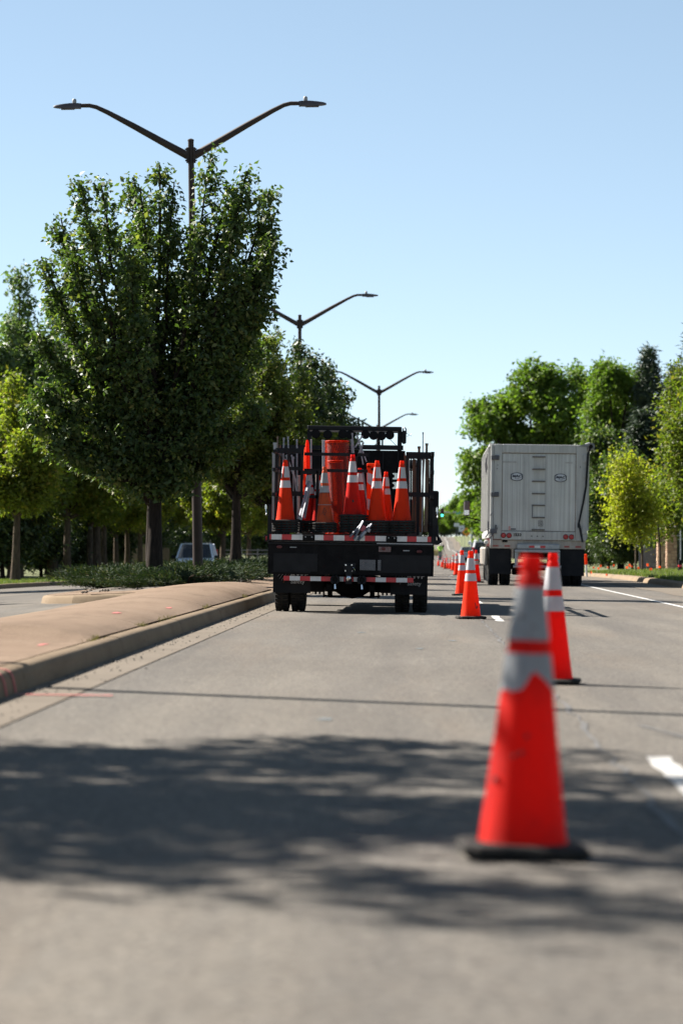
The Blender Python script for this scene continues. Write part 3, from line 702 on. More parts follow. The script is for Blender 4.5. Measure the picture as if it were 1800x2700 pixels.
# far trees down the road, seen between the truck and the trailer
w, P = grow(75, 11, 2, 4.6, 14, 14, 16000, .3, 'round', 1.6, .5, .4, 6, .3, topw=.5, zlow=-1)
far = make_tree('far_tree', w, P, .5, LEAF_ASH, BARKD, 75, 'green roadside tree beyond the traffic signal on the right', group='far roadside trees', loc=(13.5,350,gz(13,350)))
for k, (x, y, s, lab) in enumerate([(17,320,1.2,'tall green tree right of the signal pole behind the trailer'),(12.2,420,.9,'roadside tree past the crossing on the right'),(12.0,480,.8,'smaller roadside tree past the crossing'),(13.5,560,.85,'roadside tree near the top of the far hill, right'),(11.5,690,.8,'tree beside the crest of the far hill'),
      (1.5,905,.9,'distant tree closing the road at the crest, left of centre'),(8,930,1.0,'distant tree closing the road at the crest, centre'),(14,915,1.0,'distant tree closing the road at the crest, right of centre'),(-6,880,1.0,'distant tree left of the crest'),(-14,860,1.0,'distant tree farther left of the crest'),
      (-14,420,1.0,'far roadside tree left of the road past the crossing'),(-12,520,1.0,'second far roadside tree left of the road'),(-11,640,1.0,'third far roadside tree left of the road'),(8.0,300,1.0,'pale green tree whose crown edge shows left of the trailer'),(9.5,745,1.0,'distant tree right of the far crest'),(12,785,1.1,'distant tree behind the crest on the right'),(15,800,1.2,'distant tree farthest right behind the crest'),(6,810,.8,'small distant tree at the crest right of centre'),(24,380,1.4,'tall tree behind the signal, deeper in the right side'),(20,275,1.3,'big tree behind the trailer to the right of the road'),(9.8,330,.62,'low round tree just left of the signal pole')]):
    dup(far, (x+sh(y)*.3,y,gz(x,y)-.1), lab, k*1.7, s)

for k in range(16):
    X = -14+k*2.4; D = 830+(k*17)%30
    dup(shb, (X,D,gz(X,D)-.3), 'low distant tree mass along the far crest', k*1.1, 1.5+.5*((k*7)%3)/2, 'distant growth along the crest')
# junipers on the median
def juniper(seed, n=6200, Rr=.95, H=.21):
    rng = np.random.default_rng(seed); mb = []
    nb = 46; P = []; A = []
    for k in range(nb):
        a = rng.uniform(0,2*PI); L = Rr*rng.uniform(.5,1.1); hh = H*rng.uniform(.5,1.15)
        m = n//nb; t = rng.random(m)**.7; r = L*t; z = hh*np.sin(np.minimum(t*2.0,PI*.78))*1.0+.04
        P.append(np.stack([r*np.cos(a),r*np.sin(a),z],1)+rng.normal(size=(m,3))*.05); A.append(np.tile([np.cos(a),np.sin(a),.5],(m,1)))
    return np.concatenate(P), np.concatenate(A)
def spray_mesh(name, P, A, L, Wd, mat, seed):
    rng = np.random.default_rng(seed); n = len(P); a = A+rng.normal(size=(n,3))*.55; a /= np.linalg.norm(a,axis=1)[:,None]
    w = np.cross(a, rng.normal(size=(n,3))); w /= np.linalg.norm(w,axis=1)[:,None]; LL = L*rng.uniform(.6,1.3,n)
    V = np.stack([P-w*Wd*.3, P+a*(LL*.5)[:,None]-w*Wd, P+a*LL[:,None], P+a*(LL*.5)[:,None]+w*Wd],1).reshape(-1,3)
    mb = MB(); mb.v = [tuple(v) for v in V]; mb.f = [(4*i,4*i+1,4*i+2,4*i+3) for i in range(n)]
    me = bpy.data.meshes.new(name); me.from_pydata(mb.v, [], mb.f); me.materials.append(mat); return me
JM = [spray_mesh('foliage', *juniper(s), .095, .0085, LEAF_JUN, s) for s in (1,2,3)]
tw = MB(); rd = random.Random(3)
for k in range(14):
    a = rd.uniform(0,6.28); tw.tube([(0,0,-.05),(.3*math.cos(a),.3*math.sin(a),.2),(.7*math.cos(a),.7*math.sin(a),.26)],[.02,.014,.005],4,cap=False)
TWM = tw.mesh('stem', BARK)
spots = []
y = 54.2
while y < 100:
    for x in (-6.15,-5.3,-4.5):
        if y < 55.5 and x < -6: continue
        spots.append((x+rd.uniform(-.25,.25)+(.0 if y < 70 else .35), y+rd.uniform(-.4,.4)))
    y += 1.55 if y < 72 else 2.6
for k, (x, y) in enumerate(spots):
    lab = 'low green juniper in the spreading mass on the median'
    if k == 0: lab = 'juniper at the left tip of the median planting, hanging over the kerb'
    t = thing('juniper', lab, 'shrub', (x,y,zmed(x,y)), rd.uniform(0,6), 'junipers on the median')
    link('foliage', JM[k%3], t)['kind'] = 'stuff'; link('stem', TWM, t)
    s = rd.uniform(.75,1.2); t.scale = (s*1.05,s*1.05,s*(rd.uniform(.65,1.2) if y < 66 else rd.uniform(.75,1.2)))

# grass on the verges
def blades(n, seed, sp, mat, name, label, hmin=.05, hmax=.13, wd=.012):
    rng = np.random.default_rng(seed); V = np.zeros((n,3,3))
    for i in range(n):
        x, y, z = sp(rng); h = rng.uniform(hmin,hmax); a = rng.uniform(0,6.28); dx, dy = math.cos(a)*wd, math.sin(a)*wd; lx, ly = rng.normal(0,.03,2)
        V[i] = [(x-dx,y-dy,z-.01),(x+dx,y+dy,z-.01),(x+lx,y+ly,z+h)]
    me = bpy.data.meshes.new(name); me.from_pydata([tuple(v) for v in V.reshape(-1,3)], [], [(3*i,3*i+1,3*i+2) for i in range(n)]); me.materials.append(mat)
    tag(link(name, me), label, 'grass', kind='stuff')
GRASSM = mat_leaf('grass_blade', (.060,.095,.018), (.11,.135,.032), (.17,.145,.06), .6, .3)
def gr1(r): y = r.uniform(70,135); x = 6.95+r.random()**1.5*6+sh(y); return x, y, gz(x,y)
def gr2(r): y = r.uniform(90,150); x = -14.15-r.random()**1.3*4+sh(y); return x, y, gz(x,y)
blades(26000, 1, gr1, GRASSM, 'grass', 'short mown grass on the right verge', wd=.02)
blades(22000, 2, gr2, GRASSM, 'grass', 'sunlit grass strip on the far left verge', wd=.022)

# ------------------------------------------------------------------ street lamps
HEADM = M('lamp_head_paint', (.070,.055,.060), (.050,.040,.042), 5, .4, .2)
PALEG = M('photocell_grey', (.30,.30,.32), (.22,.22,.24), 9, .5)
LENSM = M('lamp_lens', (.45,.46,.46), (.35,.36,.36), 9, .2)
def lamp_arm(sg):
    a = MB(); pts = [(sg*.07,0,9.19),(sg*.5,0,9.43),(sg*1.2,0,9.83),(sg*1.75,0,10.13),(sg*1.98,0,10.24),(sg*2.12,0,10.275),(sg*2.34,0,10.275)]
    a.tube(pts, [.085,.078,.066,.052,.046,.044,.042], 10); return a
lamp = thing('street_lamp', 'nearest double armed bronze street lamp rising through the tallest pear tree', 'street lamp', (-4.62,60,.06), group='double armed street lamps on the median')
MB().tube([(0,0,-.3),(0,0,3),(0,0,6),(0,0,9.5)], [.115,.1,.082,.062], 14).obj('pole', BRONZE, lamp, True)
MB().lathe([(.22,-.05),(.22,.05),(.17,.16),(.125,.2)], 16).obj('base_cover', BRONZE, lamp, True)
MB().lathe([(.068,9.5),(.066,9.53),(.03,9.55)], 14).obj('pole_cap', BRONZE, lamp, True)
for sg in (-1, 1):
    arm = lamp_arm(sg).obj('arm', BRONZE, lamp, True)
    MB().box(sg*.07,0,9.2,.06,.15,.32,None,.01).obj('bracket', BRONZE, arm)
    for dz in (-.12,.12):
        MB().tube([(sg*.085,-.06,9.2+dz),(sg*.125,-.06,9.2+dz)], .018, 6).obj('bolt', BRONZE, arm)
    h = MB(); secs = []
    for (u, wd, zt, zb) in [(2.30,.06,10.32,10.21),(2.36,.07,10.325,10.215),(2.52,.09,10.325,10.21),(2.68,.09,10.31,10.22),(2.82,.07,10.29,10.232),(2.88,.03,10.27,10.24)]:
        secs.append([(sg*u,-wd,zb),(sg*u,wd,zb),(sg*u,wd*1.0,(zt+zb)/2),(sg*u,wd*.6,zt),(sg*u,-wd*.6,zt),(sg*u,-wd,(zt+zb)/2)])
    vs = [v for s_ in secs for v in s_]; fs = [(i*6+k, i*6+(k+1)%6, (i+1)*6+(k+1)%6, (i+1)*6+k) for i in range(len(secs)-1) for k in range(6)]
    fs += [tuple(range(6)), tuple(range(35,29,-1))]
    hd = h.add(vs, fs).obj('lamp_head', HEADM, lamp, True)
    MB().box(sg*2.58,0,10.206,.28,.12,.02).obj('lens', HEADM, hd)
    MB().lathe([(.035,10.32),(.045,10.34),(.045,10.40),(.03,10.42)], 10, (sg*2.44,0,0)).obj('photocell', PALEG, hd, True)
lamp.rotation_euler = (0, R(-1.0), R(4))
for (x, D, lab) in [(790,104.5,'second street lamp along the median, its left arm behind leaves'),(999,150,'third street lamp along the median, standing free above the truck'),(994,199,'farthest street lamp, only its arms show above the arrow board')]:
    X = (x-1100)/7500*D; dup(lamp, (X,D,EYE+(1447-{104.5:832,150:1019,199:1121}[D])/7500*D-9.5), lab, 0).rotation_euler = (0,0,R(3))
c_ = dup(lamp, (-5.45,20.3,0.25), 'street lamp left of the camera whose thin shadow line crosses the road', 0); c_.rotation_euler = (0,0,0)

# ------------------------------------------------------------------ traffic cones
CH = .914
def cone_r(z):          # outer radius of the body at height z
    for (z0,r0),(z1,r1) in zip(CPROF, CPROF[1:]):
        if z <= z1: return r0+(r1-r0)*(z-z0)/(z1-z0)
    return CPROF[-1][1]
CPROF = [(.03,.142),(.06,.134),(.20,.116),(.50,.081),(.66,.061),(.80,.0445),(.845,.039),(.86,.031),(.875,.035),(.90,.033),(.914,.028)]
def cone_body_mesh(mat):
    mb = MB(); mb.lathe([(.150,.028),(.150,.036)]+[(r,z) for z,r in CPROF], 28, cap=False); n = len(mb.v); 
    mb.lathe([(.028,.914),(.02,.912),(.02,.88)], 28, cap=False); return mb.mesh('body', mat, True)
def cone_base_mesh():
    mb = MB(); h = .19; c = .045; out = [(h-c,h),(h,h-c),(h,-h+c),(h-c,-h),(-h+c,-h),(-h,-h+c),(-h,h-c),(-h+c,h)][::-1]
    vs = []
    for (s_, z) in ((.985,.008),(1,.014),(1,.028),(.96,.036),(.80,.040)): vs += [(x*s_,y*s_,z) for x,y in out]
    fs = [(k*8+i, k*8+(i+1)%8, k*8+8+(i+1)%8, k*8+8+i) for k in range(4) for i in range(8)]+[tuple(range(7,-1,-1)), tuple(range(32,40))]
    mb.add(vs, fs)
    for k in range(8):
        for s_ in (-1,1):
            p = -.14+.04*k
            if k%2 == 0: mb.box(p,s_*.165,.005,.03,.03,.011); mb.box(s_*.165,p,.005,.03,.03,.011)
    return mb.mesh('base', BASEB)
def collar_mesh(z0, z1, mat, tear=None):
    n = 40; mb = MB(); vs = []
    for k in range(n):
        t = 2*PI*k/n; za = z0
        if tear: za = tear(t, z0)
        for i in range(4):
            z = za+(z1-za)*i/3; r = cone_r(z)+.0025; vs.append((r*math.cos(t), r*math.sin(t), z))
    fs = [(k*4+i, ((k+1)%n)*4+i, ((k+1)%n)*4+i+1, k*4+i+1) for k in range(n) for i in range(3)]
    return mb.add(vs, fs).mesh('reflective_collar', mat, True)
BODY = {'o': cone_body_mesh(CONE_O), 'r': cone_body_mesh(CONE_R), 'w': cone_body_mesh(CONE_W)}
CBASE = cone_base_mesh()
C_UP = collar_mesh(.657,.816,COLL_W); C_LO = collar_mesh(.508,.612,COLL_W)
C_UPD = collar_mesh(.657,.816,COLL_D); C_LOD = collar_mesh(.508,.612,COLL_D)
C_UPT = collar_mesh(.655,.818,COLL_D)
def tear(t, z0):        # a triangular piece is torn from the lower edge, on the side that faces the camera
    d = (t-4.82+PI)%(2*PI)-PI
    if -.42 < d < 0: return z0+.062*(1+d/.42)
    if 0 <= d < .95: return z0+.062*(1-d/.95)**.8
    return z0+.004*math.sin(9*t)
C_LOT = collar_mesh(.502,.615,COLL_D,tear)
def cone(loc, label, kind='o', dirty=False, rz=0, sc=1, group='traffic cones in line along the lane', torn=False, bands=True, base=True):
    t = thing('traffic_cone', label, 'traffic cone', loc, rz, group); t.scale = (sc,sc,sc)
    link('body', BODY[kind], t)
    if base: link('base', CBASE, t)
    if bands:
        link('reflective_collar', C_UPT if torn else (C_UPD if dirty else C_UP), t)
        c = link('reflective_collar', C_LOT if torn else (C_LOD if dirty else C_LO), t)
        if torn: c['label'] = 'scuffed white collar with a triangular piece torn off below'
    return t
def road_cone(x, D, label, **kw):
    X = (x-1100)/7500*D; cone((X,D,zroad(X,D)), label, **kw)
road_cone(1374, 8.72, 'large blurred red cone nearest the camera with a torn white collar', kind='r', dirty=True, rz=R(4), torn=True)
road_cone(1456, 19.9, 'orange cone standing right behind the big blurred one', kind='r', rz=R(-6))
road_cone(1240, 38.2, 'bright orange cone right of the truck, black scrawl on its foot', rz=R(8))
road_cone(1217, 57.5, 'cone close behind the bright one with the scrawl', rz=R(-10))
road_cone(1254, 80, 'dark red cone showing behind the bright one, on its right', kind='r', rz=R(20))
road_cone(1203, 118, 'cone behind the second row, first of the smaller looking ones', rz=R(5))
road_cone(1194, 162, 'next smaller looking cone to the left in the line', rz=R(15))
g_far = 'far small cones towards the workers'
for k, (x, D) in enumerate([(1186,178),(1179,183),(1172,181),(1165,200),(1155,218),(1139,222),(1176,252),(1168,240)]):
    X = (x-1100)/7500*D; cone((X,D,zroad(X,D)), ['small far cone right of the lime vested worker, nearest of the cluster','small far cone in the cluster, second from the right','small dull far cone in the middle of the cluster','small far cone left of the dull one','small far cone standing alone by the worker in lime','leftmost small far cone at the truck edge','small far cone behind the cluster, its top just showing','farthest small cone behind the cluster'][k], kind='w' if k == 2 else 'o', sc=.78, group=g_far, rz=k)
# scrawl on the bright cone
INK = M('black_ink', (.02,.02,.02), (.03,.03,.03), 9, .7)

# ------------------------------------------------------------------ the traffic-control truck
TD = 41.0
TX = (923-1100)/7500*TD
truck = thing('stake_bed_truck', 'black stake bed truck seen from behind, loaded with cones and signs', 'truck', (TX,TD,zroad(TX,TD)))
truck.rotation_euler = (0, R(.95), 0)
def tu(u): return (u-790)*.001673           # zoom column -> metres across
def tz(v): return (1671-v)*.001673          # zoom row -> metres up
def tbox(name, u0, u1, v0, v1, y0, y1, mat, parent=truck, ch=0):
    return MB().box((tu(u0)+tu(u1))/2,(y0+y1)/2,(tz(v0)+tz(v1))/2, tu(u1)-tu(u0), y1-y0, tz(v0)-tz(v1), None, ch).obj(name, mat, parent)
deck = tbox('deck', 62, 1520, 1000, 1062, 0, 5.3, BLACKM)
tbox('deck_light_strip', 1010, 1490, 1063, 1072, -.004, .05, STEELG, deck)
for (u0,u1,c) in [(85,100,0),(100,190,1),(190,275,0),(275,370,1),(475,550,1),(550,635,0),(635,730,1),(730,815,0),(815,905,1),(905,992,0),(995,1088,1),(1180,1268,1),(1268,1350,0),(1350,1443,1),(1443,1475,0)]:
    tbox('white_tape' if c else 'red_tape', u0, u1, 1003, 1048, -.006, -.001, WHTT if c else REDT, deck)
for u in (372,1088): tbox('stake_pocket', u, u+95, 1003, 1052, -.025, .0, BLACKD, deck, .01)
for (u, v) in ((395,1022),(450,1022),(1110,1018),(1160,1020)): MB().lathe([(.010,-.04),(.010,-.03)],8,(tu(u),0,tz(v)),axis='Y').obj('bolt', STEELG, deck)
skirt = tbox('rear_skirt', 72, 1500, 1064, 1345, .02, .10, BLACKD)
tbox('skirt_flange', 72, 1500, 1072, 1086, .0, .02, BLACKM, skirt)
tbox('skirt_lip', 110, 440, 1322, 1330, .004, .02, BLACKM, skirt)
for (u0, u1) in ((120,500),(1030,1480)): tbox('recess_panel', u0, u1, 1165, 1320, .012, .02, BLACKM, skirt)
tbox('tow_plate', 725, 830, 1240, 1330, -.01, .02, BLACKM, skirt)
for (u, v, w_) in ((170,1110,42),(1065,1112,36),(1375,1132,42)):
    MB().lathe([(.001,-.004),(.012,-.01),(.022,-.004),(.024,.02)],12,(0,0,0),axis='Y').obj('tail_lamp', M('dim_red', (.10,.012,.014), (.07,.01,.012), 9, .4), skirt, True, (tu(u),.0,tz(v))).scale = (w_*.07*.6,1,1)
for (u0,u1,v) in ((262,318,1112),(1236,1292,1126)): tbox('marker_plate', u0, u1, v-4, v+4, .006, .02, STEELG, skirt)
tbox('number_plate', 1025, 1130, 1095, 1140, .004, .014, M('plate_face', (.16,.13,.13), (.10,.03,.03), 40, .5), skirt)
# expanded-metal grilles
def lattice(u0,u1,v0,v1,nx,nz):
    mb = MB(); w0, w1, z0, z1 = tu(u0),tu(u1),tz(v1),tz(v0); dx = (w1-w0)/nx; dz = (z1-z0)/nz
    for i in range(nx):
        for j in range(nz):
            x = w0+i*dx; z = z0+j*dz
            for (a, b) in (((x,z+dz/2),(x+dx/2,z+dz)),((x+dx/2,z+dz),(x+dx,z+dz/2)),((x+dx,z+dz/2),(x+dx/2,z)),((x+dx/2,z),(x,z+dz/2))):
                mb.bar((a[0],-.002,a[1]),(b[0],-.002,b[1]),.0045,.004)
    return mb
MESHM = M('bright_mesh', (.36,.37,.40), (.24,.25,.27), 6, .5, .3)
for (u0,u1,v0,v1,nx) in ((866,1000,1210,1300,8),(1020,1046,1210,1300,2)):
    g = lattice(u0,u1,v0,v1,nx,7).obj('step_grille', MESHM, skirt); tbox('grille_backing', u0, u1, v0, v1, .008, .018, BLACKM, g)
# mud flaps with print
GREYP = M('grey_print', (.50,.50,.52), (.40,.40,.42), 9, .6); ORP = M('orange_print', (.45,.13,.04), (.35,.10,.03), 9, .6)
for (u0, u1, du) in ((112,438,0),(1130,1450,1010)):
    fl = tbox('mud_flap', u0, u1, 1346, 1508, .30, .315, FLAP)
    tbox('hem', u0+14, u1-14, 1490, 1494, .297, .30, BLACKM, fl)
    for k in range(4):
        a = Vector((tu(158+k*20+du),.296,tz(1388+k*14))); b = Vector((tu(205+k*14+du),.296,tz(1348+k*0)))
        a = Vector((tu(152+k*16+du),.296,tz(1368+k*18))); b = Vector((tu(182+k*20+du),.296,tz(1330+k*9)))
        MB().bar(a, b+(b-a)*.35, .017, .002).obj('printed_stripe', ORP if k == 3 and du == 0 else GREYP, fl)
    text('AWP', .098, GREYP, fl, (tu(338+du),.295,tz(1350)), name='printed_letters', sx=1.25, off=.002)
    text('Safety', .078, GREYP, fl, (tu(325+du),.295,tz(1412)), name='printed_letters', sx=1.1)
# bumper bar with tape, hitch and rings
bump_ = tbox('bumper_bar', 210, 1328, 1358, 1402, .04, .12, BLACKM)
for (u0,u1,c) in [(210,262,0),(262,352,1),(352,440,0),(440,532,1),(532,618,0),(690,728,1),(728,752,0),(790,812,0),(815,855,1),(922,1002,0),(1002,1092,1),(1092,1180,0),(1180,1275,1),(1275,1328,0)]:
    tbox('white_tape' if c else 'red_tape', u0, u1, 1361, 1400, .034, .038, WHTT if c else REDT, bump_)
hit = tbox('pintle_hitch', 748, 800, 1262, 1420, -.10, .0, BLACKM)
MB().lathe([(.02,-.02),(.035,.0),(.04,.03),(.03,.055),(.012,.06)],14,(tu(773),-.10,tz(1385))).obj('hitch_ball', CHROME, hit, True)
for (u, v) in ((745,1258),(797,1258),(745,1308),(797,1308)): MB().lathe([(.012,-.03),(.012,-.01)],8,(tu(u),0,tz(v)),axis='Y').obj('bolt', CHROME, hit)
MB().tube([(tu(790),-.06,tz(1275)),(tu(815),-.08,tz(1282)),(tu(825),-.08,tz(1305))], .008, 6).obj('latch_pin', CHROME, hit, True)
for u in (655,885):
    ring = MB(); ring.tube([(tu(u)+.055*math.cos(t),-.02,tz(1385)+.055*math.sin(t)) for t in np.linspace(0,2*PI,17)], .016, 7)
    rg = ring.obj('tow_ring', BLACKM, bump_, True)
    MB().tube([(tu(u),-.02,tz(1425)),(tu(u)+.006,-.025,tz(1465))],[.012,.018],7).obj('shackle', CHROME, rg, True)
    MB().lathe([(.05,-.01),(.06,.0),(.06,.04)],14,(tu(u),0,tz(1385)),axis='Y').obj('plug_housing', BLACKD, bump_, True)
# axle, springs, tank, wheels
tyre = MB(); tyre.lathe([(.26,-.10),(.36,-.108),(.405,-.10),(.425,-.075),(.428,0),(.425,.075),(.405,.10),(.36,.108),(.26,.10)],32,axis='X'); 
for k in range(40):
    t = 2*PI*k/40
    for sx in (-.055,.055):
        tyre.box(sx, .43*math.cos(t), .43*math.sin(t), .075,.03,.02, Matrix.Rotation(t-PI/2, 3, 'X') if False else Euler((t,0,0)).to_matrix())
TYRE = tyre.mesh('tyre', RUBBER, True)
rim = MB().lathe([(.26,-.09),(.24,-.06),(.10,.0),(.06,.03),(.25,.03),(.26,.09)],20,axis='X').mesh('rim', STEELG, True)
def wheel(parent, x, y, z=.43, s=1):
    w_ = bpy.data.objects.new('wheel', None); COL.objects.link(w_); w_.parent = parent; w_.location = (x,y,z); w_.scale = (s,s,s)
    link('tyre', TYRE, w_); link('rim', rim, w_); return w_
for u in (180,322,1232,1388): wheel(truck, tu(u), .95)
for u in (180,1388): wheel(truck, tu(u), 5.6)
ax = MB(); ax.lathe([(.07,-.95),(.08,-.45),(.12,-.28),(.21,-.14),(.24,0),(.21,.14),(.12,.28),(.08,.45),(.07,.95)],16,(0,.95,.43),axis='X').obj('axle', BLACKD, truck, True)
for u in (596,968):
    sp_ = MB(); sp_.box(tu(u),.95,.36,.08,1.2,.09); sp_.box(tu(u),.95,.27,.07,.14,.12); sp_.tube([(tu(u)-.09*(1 if u < 700 else -1),.9,.20),(tu(u)-.09*(1 if u < 700 else -1),.9,.30)],.014,6)
    sp_.obj('leaf_spring', BLACKD, truck)
MB().tube([(tu(540),.75,.24),(tu(600),.75,.22),(tu(780),.75,.235),(tu(960),.75,.22),(tu(1040),.75,.24)], .016, 6).obj('sway_bar', BLACKD, truck, True)
tbox('fuel_tank', 440, 1150, 1400, 1505, 1.6, 2.6, BLACKD, ch=.05)
for (u0,u1) in ((395,545),(1040,1190)): tbox('frame_bracket', u0, u1, 1300, 1500, .5, .8, BLACKD)
for u in (470,505,1055,1090,1130): tbox('hanger', u, u+16, 1500, 1520, .55, .6, BLACKD)
for s_ in (440,1110): tbox('frame_rail', s_, s_+40, 1240, 1400, .1, 6.5, BLACKD)
# side stake racks and rear rack
rackL = bpy.data.objects.new('stake_rack', None); COL.objects.link(rackL); rackL.parent = truck
rackR = bpy.data.objects.new('stake_rack', None); COL.objects.link(rackR); rackR.parent = truck
rackC = bpy.data.objects.new('stake_rack', None); COL.objects.link(rackC); rackC.parent = truck
def post(rk, u0, u1, v0, v1, y=.80, d=.045, name='upright'): return tbox(name, u0, u1, v0-20, v1-10, y, y+d, BLACKM, rk)
for (u0,u1,v0,v1) in ((100,126,265,1000),(203,222,290,905),(322,346,265,1000)): post(rackL,u0,u1,v0,v1)
for (u0,u1,v0,v1) in ((100,346,262,296),(120,345,425,445),(105,345,640,672),(105,345,885,903)): post(rackL,u0,u1,v0,v1,.795,.055,'rail')
for (u0,u1,v0,v1) in ((330,480,458,480),(330,480,672,690),(330,480,895,908)): post(rackL,u0,u1,v0,v1,.70,.04,'rail')
post(rackL,462,490,455,980,.70)
for k in range(1,5):      # the long side of the left rack runs forward
    for v in (272,430,655): pass
for (z0) in (tz(280),tz(440),tz(655),tz(890)):
    MB().box(tu(108),2.7,z0,.05,4.9,.05).obj('rail', BLACKM, rackL); MB().box(tu(1478),2.7,z0,.05,4.9,.05).obj('rail', BLACKM, rackR)
for k in range(5):
    y = .9+k*1.05
    MB().box(tu(108),y,(tz(280)+tz(1000))/2,.045,.05,tz(280)-tz(1000)).obj('upright', BLACKM, rackL)
    MB().box(tu(1478),y,(tz(280)+tz(1000))/2,.045,.05,tz(280)-tz(1000)).obj('upright', BLACKM, rackR)
for (u0,u1,v0,v1) in ((1246,1268,280,1000),(1348,1372,300,1000),(1458,1486,278,1000)): post(rackR,u0,u1,v0,v1)
for (u0,u1,v0,v1) in ((1246,1486,278,328),(1268,1470,632,662)): post(rackR,u0,u1,v0,v1,.795,.055,'rail')
for (u0,u1,v0,v1) in ((345,908,290,308),(345,908,434,452)): post(rackC,u0,u1,v0,v1,1.1,.03,'rail')
post(rackC,795,812,292,1000,1.1)
# outer stake boards and hooks
for (u0,u1,sd) in ((62,96,-1),(1488,1530,1)):
    sb = tbox('corner_stake', u0, u1, 745, 1000, .12, .2, BLACKM)
    u = 45 if sd < 0 else 1521
    MB().tube([(tu(u),.08,tz(745)),(tu(u),.08,tz(800)),(tu(u)+.012,.08,tz(820)),(tu(u)+.008,.06,tz(838)),(tu(u)-.012,.06,tz(830))], .008, 6).obj('hook', CHROME, sb, True)
    MB().box(tu(u),.09,tz(770),.03,.03,.05).obj('latch', CHROME, sb)
MB().tube([(tu(1530),.1,tz(900)),(tu(1530),.1,tz(990)),(tu(1545),.1,tz(1030)),(tu(1565),.1,tz(1050))], [.012,.016,.03,.02], 7).obj('rub_rail_end', BLACKM, truck, True)
tbox('side_marker', 52, 66, 1020, 1055, 0, .06, REDL); tbox('side_rail', 40, 64, 1010, 1066, .02, 5.2, BLACKM); tbox('side_rail', 1520, 1552, 1030, 1068, .02, 5.2, BLACKM)
# headboard, cab and arrow board at the front of the bed (5.4 m ahead)
HY = 5.35
hs = (TD+HY)/TD
def hx(u): return ((680+u*.3061-1100)/7500*(TD+HY)) - TX
def hz(v): return EYE+(1447-1100-.3061*v)/7500*(TD+HY)+.02
def hbox(name, u0,u1,v0,v1,y0,y1,mat,parent=truck,ch=0):
    return MB().box((hx(u0)+hx(u1))/2,(y0+y1)/2,(hz(v0)+hz(v1))/2,hx(u1)-hx(u0),y1-y0,hz(v0)-hz(v1),None,ch).obj(name,mat,parent)
hb = hbox('headboard', 120, 1245, 640, 1000, HY, HY+.06, BLACKD)
hbox('upper_plate', 120, 1245, 296, 452, HY, HY+.06, BLACKD, hb)
hbox('upper_plate', 120, 1140, 452, 640, HY, HY+.06, BLACKD, hb)
hbox('slot_bar', 1140, 1245, 452, 488, HY, HY+.06, BLACKD, hb); hbox('slot_bar', 1140, 1245, 543, 566, HY, HY+.06, BLACKD, hb); hbox('slot_bar', 1140, 1245, 625, 640, HY, HY+.06, BLACKD, hb)
for v in (515,596): MB().lathe([(.03,HY-.005),(.03,HY+.065)],14,(hx(1142),0,hz(v)),axis='Y').obj('slot_end', BLACKD, hb, True).scale = (1,1,1)
hbox('top_rail', 880, 1228, 250, 290, HY-.03, HY+.08, BLACKM, hb); hbox('top_rail', 120, 880, 262, 292, HY-.03, HY+.08, BLACKM, hb)
for u in (700,930,1050,1180): hbox('rib', u, u+10, 296, 452, HY-.012, HY, BLACKM, hb)
ab = bpy.data.objects.new('arrow_board', None); COL.objects.link(ab); ab.parent = truck
hbox('beam', 398, 1212, 88, 126, HY+.05, HY+.25, BLACKM, ab, .01)
hbox('reflector_strip', 420, 1180, 127, 140, HY+.06, HY+.24, M('dim_grey', (.20,.17,.15), (.12,.10,.09), 9, .6), ab)
for u in (396,1176): hbox('post', u, u+38, 126, 300, HY+.08, HY+.2, BLACKM, ab)
for u in (1005,1040): hbox('mast', u, u+14, 150, 260, HY+.12, HY+.16, BLACKM, ab)
for k, u in enumerate((470,575,705,770,900,970,1040,1110)):
    d = [185,196,180,192,186,200,204,188][k]
    MB().lathe([(.055,0),(.07,-.02),(.075,-.06),(.06,-.065)],14,(0,0,0),axis='Y').obj('lamp_visor', BLACKD, ab, True, (hx(u),HY+.10,hz((135+d)/2)))
    hbox('lamp_housing', u-17, u+17, 136, d-8, HY+.1, HY+.2, BLACKD, ab, .01)
hbox('spot_lamp', 1214, 1252, 120, 235, HY+.02, HY+.14, BLACKM, ab, .02)
MB().tube([(hx(1222),HY+.08,hz(125)),(hx(1224),HY+.08,hz(100)),(hx(1236),HY+.08,hz(92)),(hx(1248),HY+.08,hz(105)),(hx(1250),HY+.08,hz(150))], .012, 7).obj('conduit', PALEG, ab, True)
MB().tube([(hx(1250),HY+.08,hz(140)),(hx(1280),HY+.05,hz(158)),(hx(1297),HY+.05,hz(168))], .003, 4).obj('antenna_wire', STEELG, ab)
MB().tube([(hx(1255),HY+.08,hz(172)),(hx(1297),HY+.05,hz(150))], .003, 4).obj('antenna_wire', STEELG, ab)
MB().tube([(hx(1110),HY+.1,hz(195)),(hx(1180),HY+.1,hz(262))], .004, 4).obj('cable', BLACKM, ab); MB().tube([(hx(960),HY+.1,hz(262)),(hx(1020),HY+.1,hz(225))], .006, 4).obj('cable', BLACKM, ab)
cab = bpy.data.objects.new('cab', None); COL.objects.link(cab); cab.parent = truck
CABM = M('cab_paint', (.02,.021,.025), (.026,.027,.03), 3, .3)
cb = MB(); cb.box(0,6.55,1.25,2.05,1.75,1.0,None,.08); cb.box(0,6.55,2.33,1.95,1.65,.14,None,.05); cb.box(0,8.0,1.05,1.9,1.3,.75,None,.1)
for sx in (-.92,.92):
    for y in (5.78,6.6,7.3): cb.box(sx,y,2.0,.09,.1,.56)
cb.obj('cab_shell', CABM, cab); 
for y in (5.74,7.34): MB().box(0,y,2.0,1.75,.012,.5).obj('windscreen', mat_glass('clear_glass', (.02,.03,.03), .25), cab)
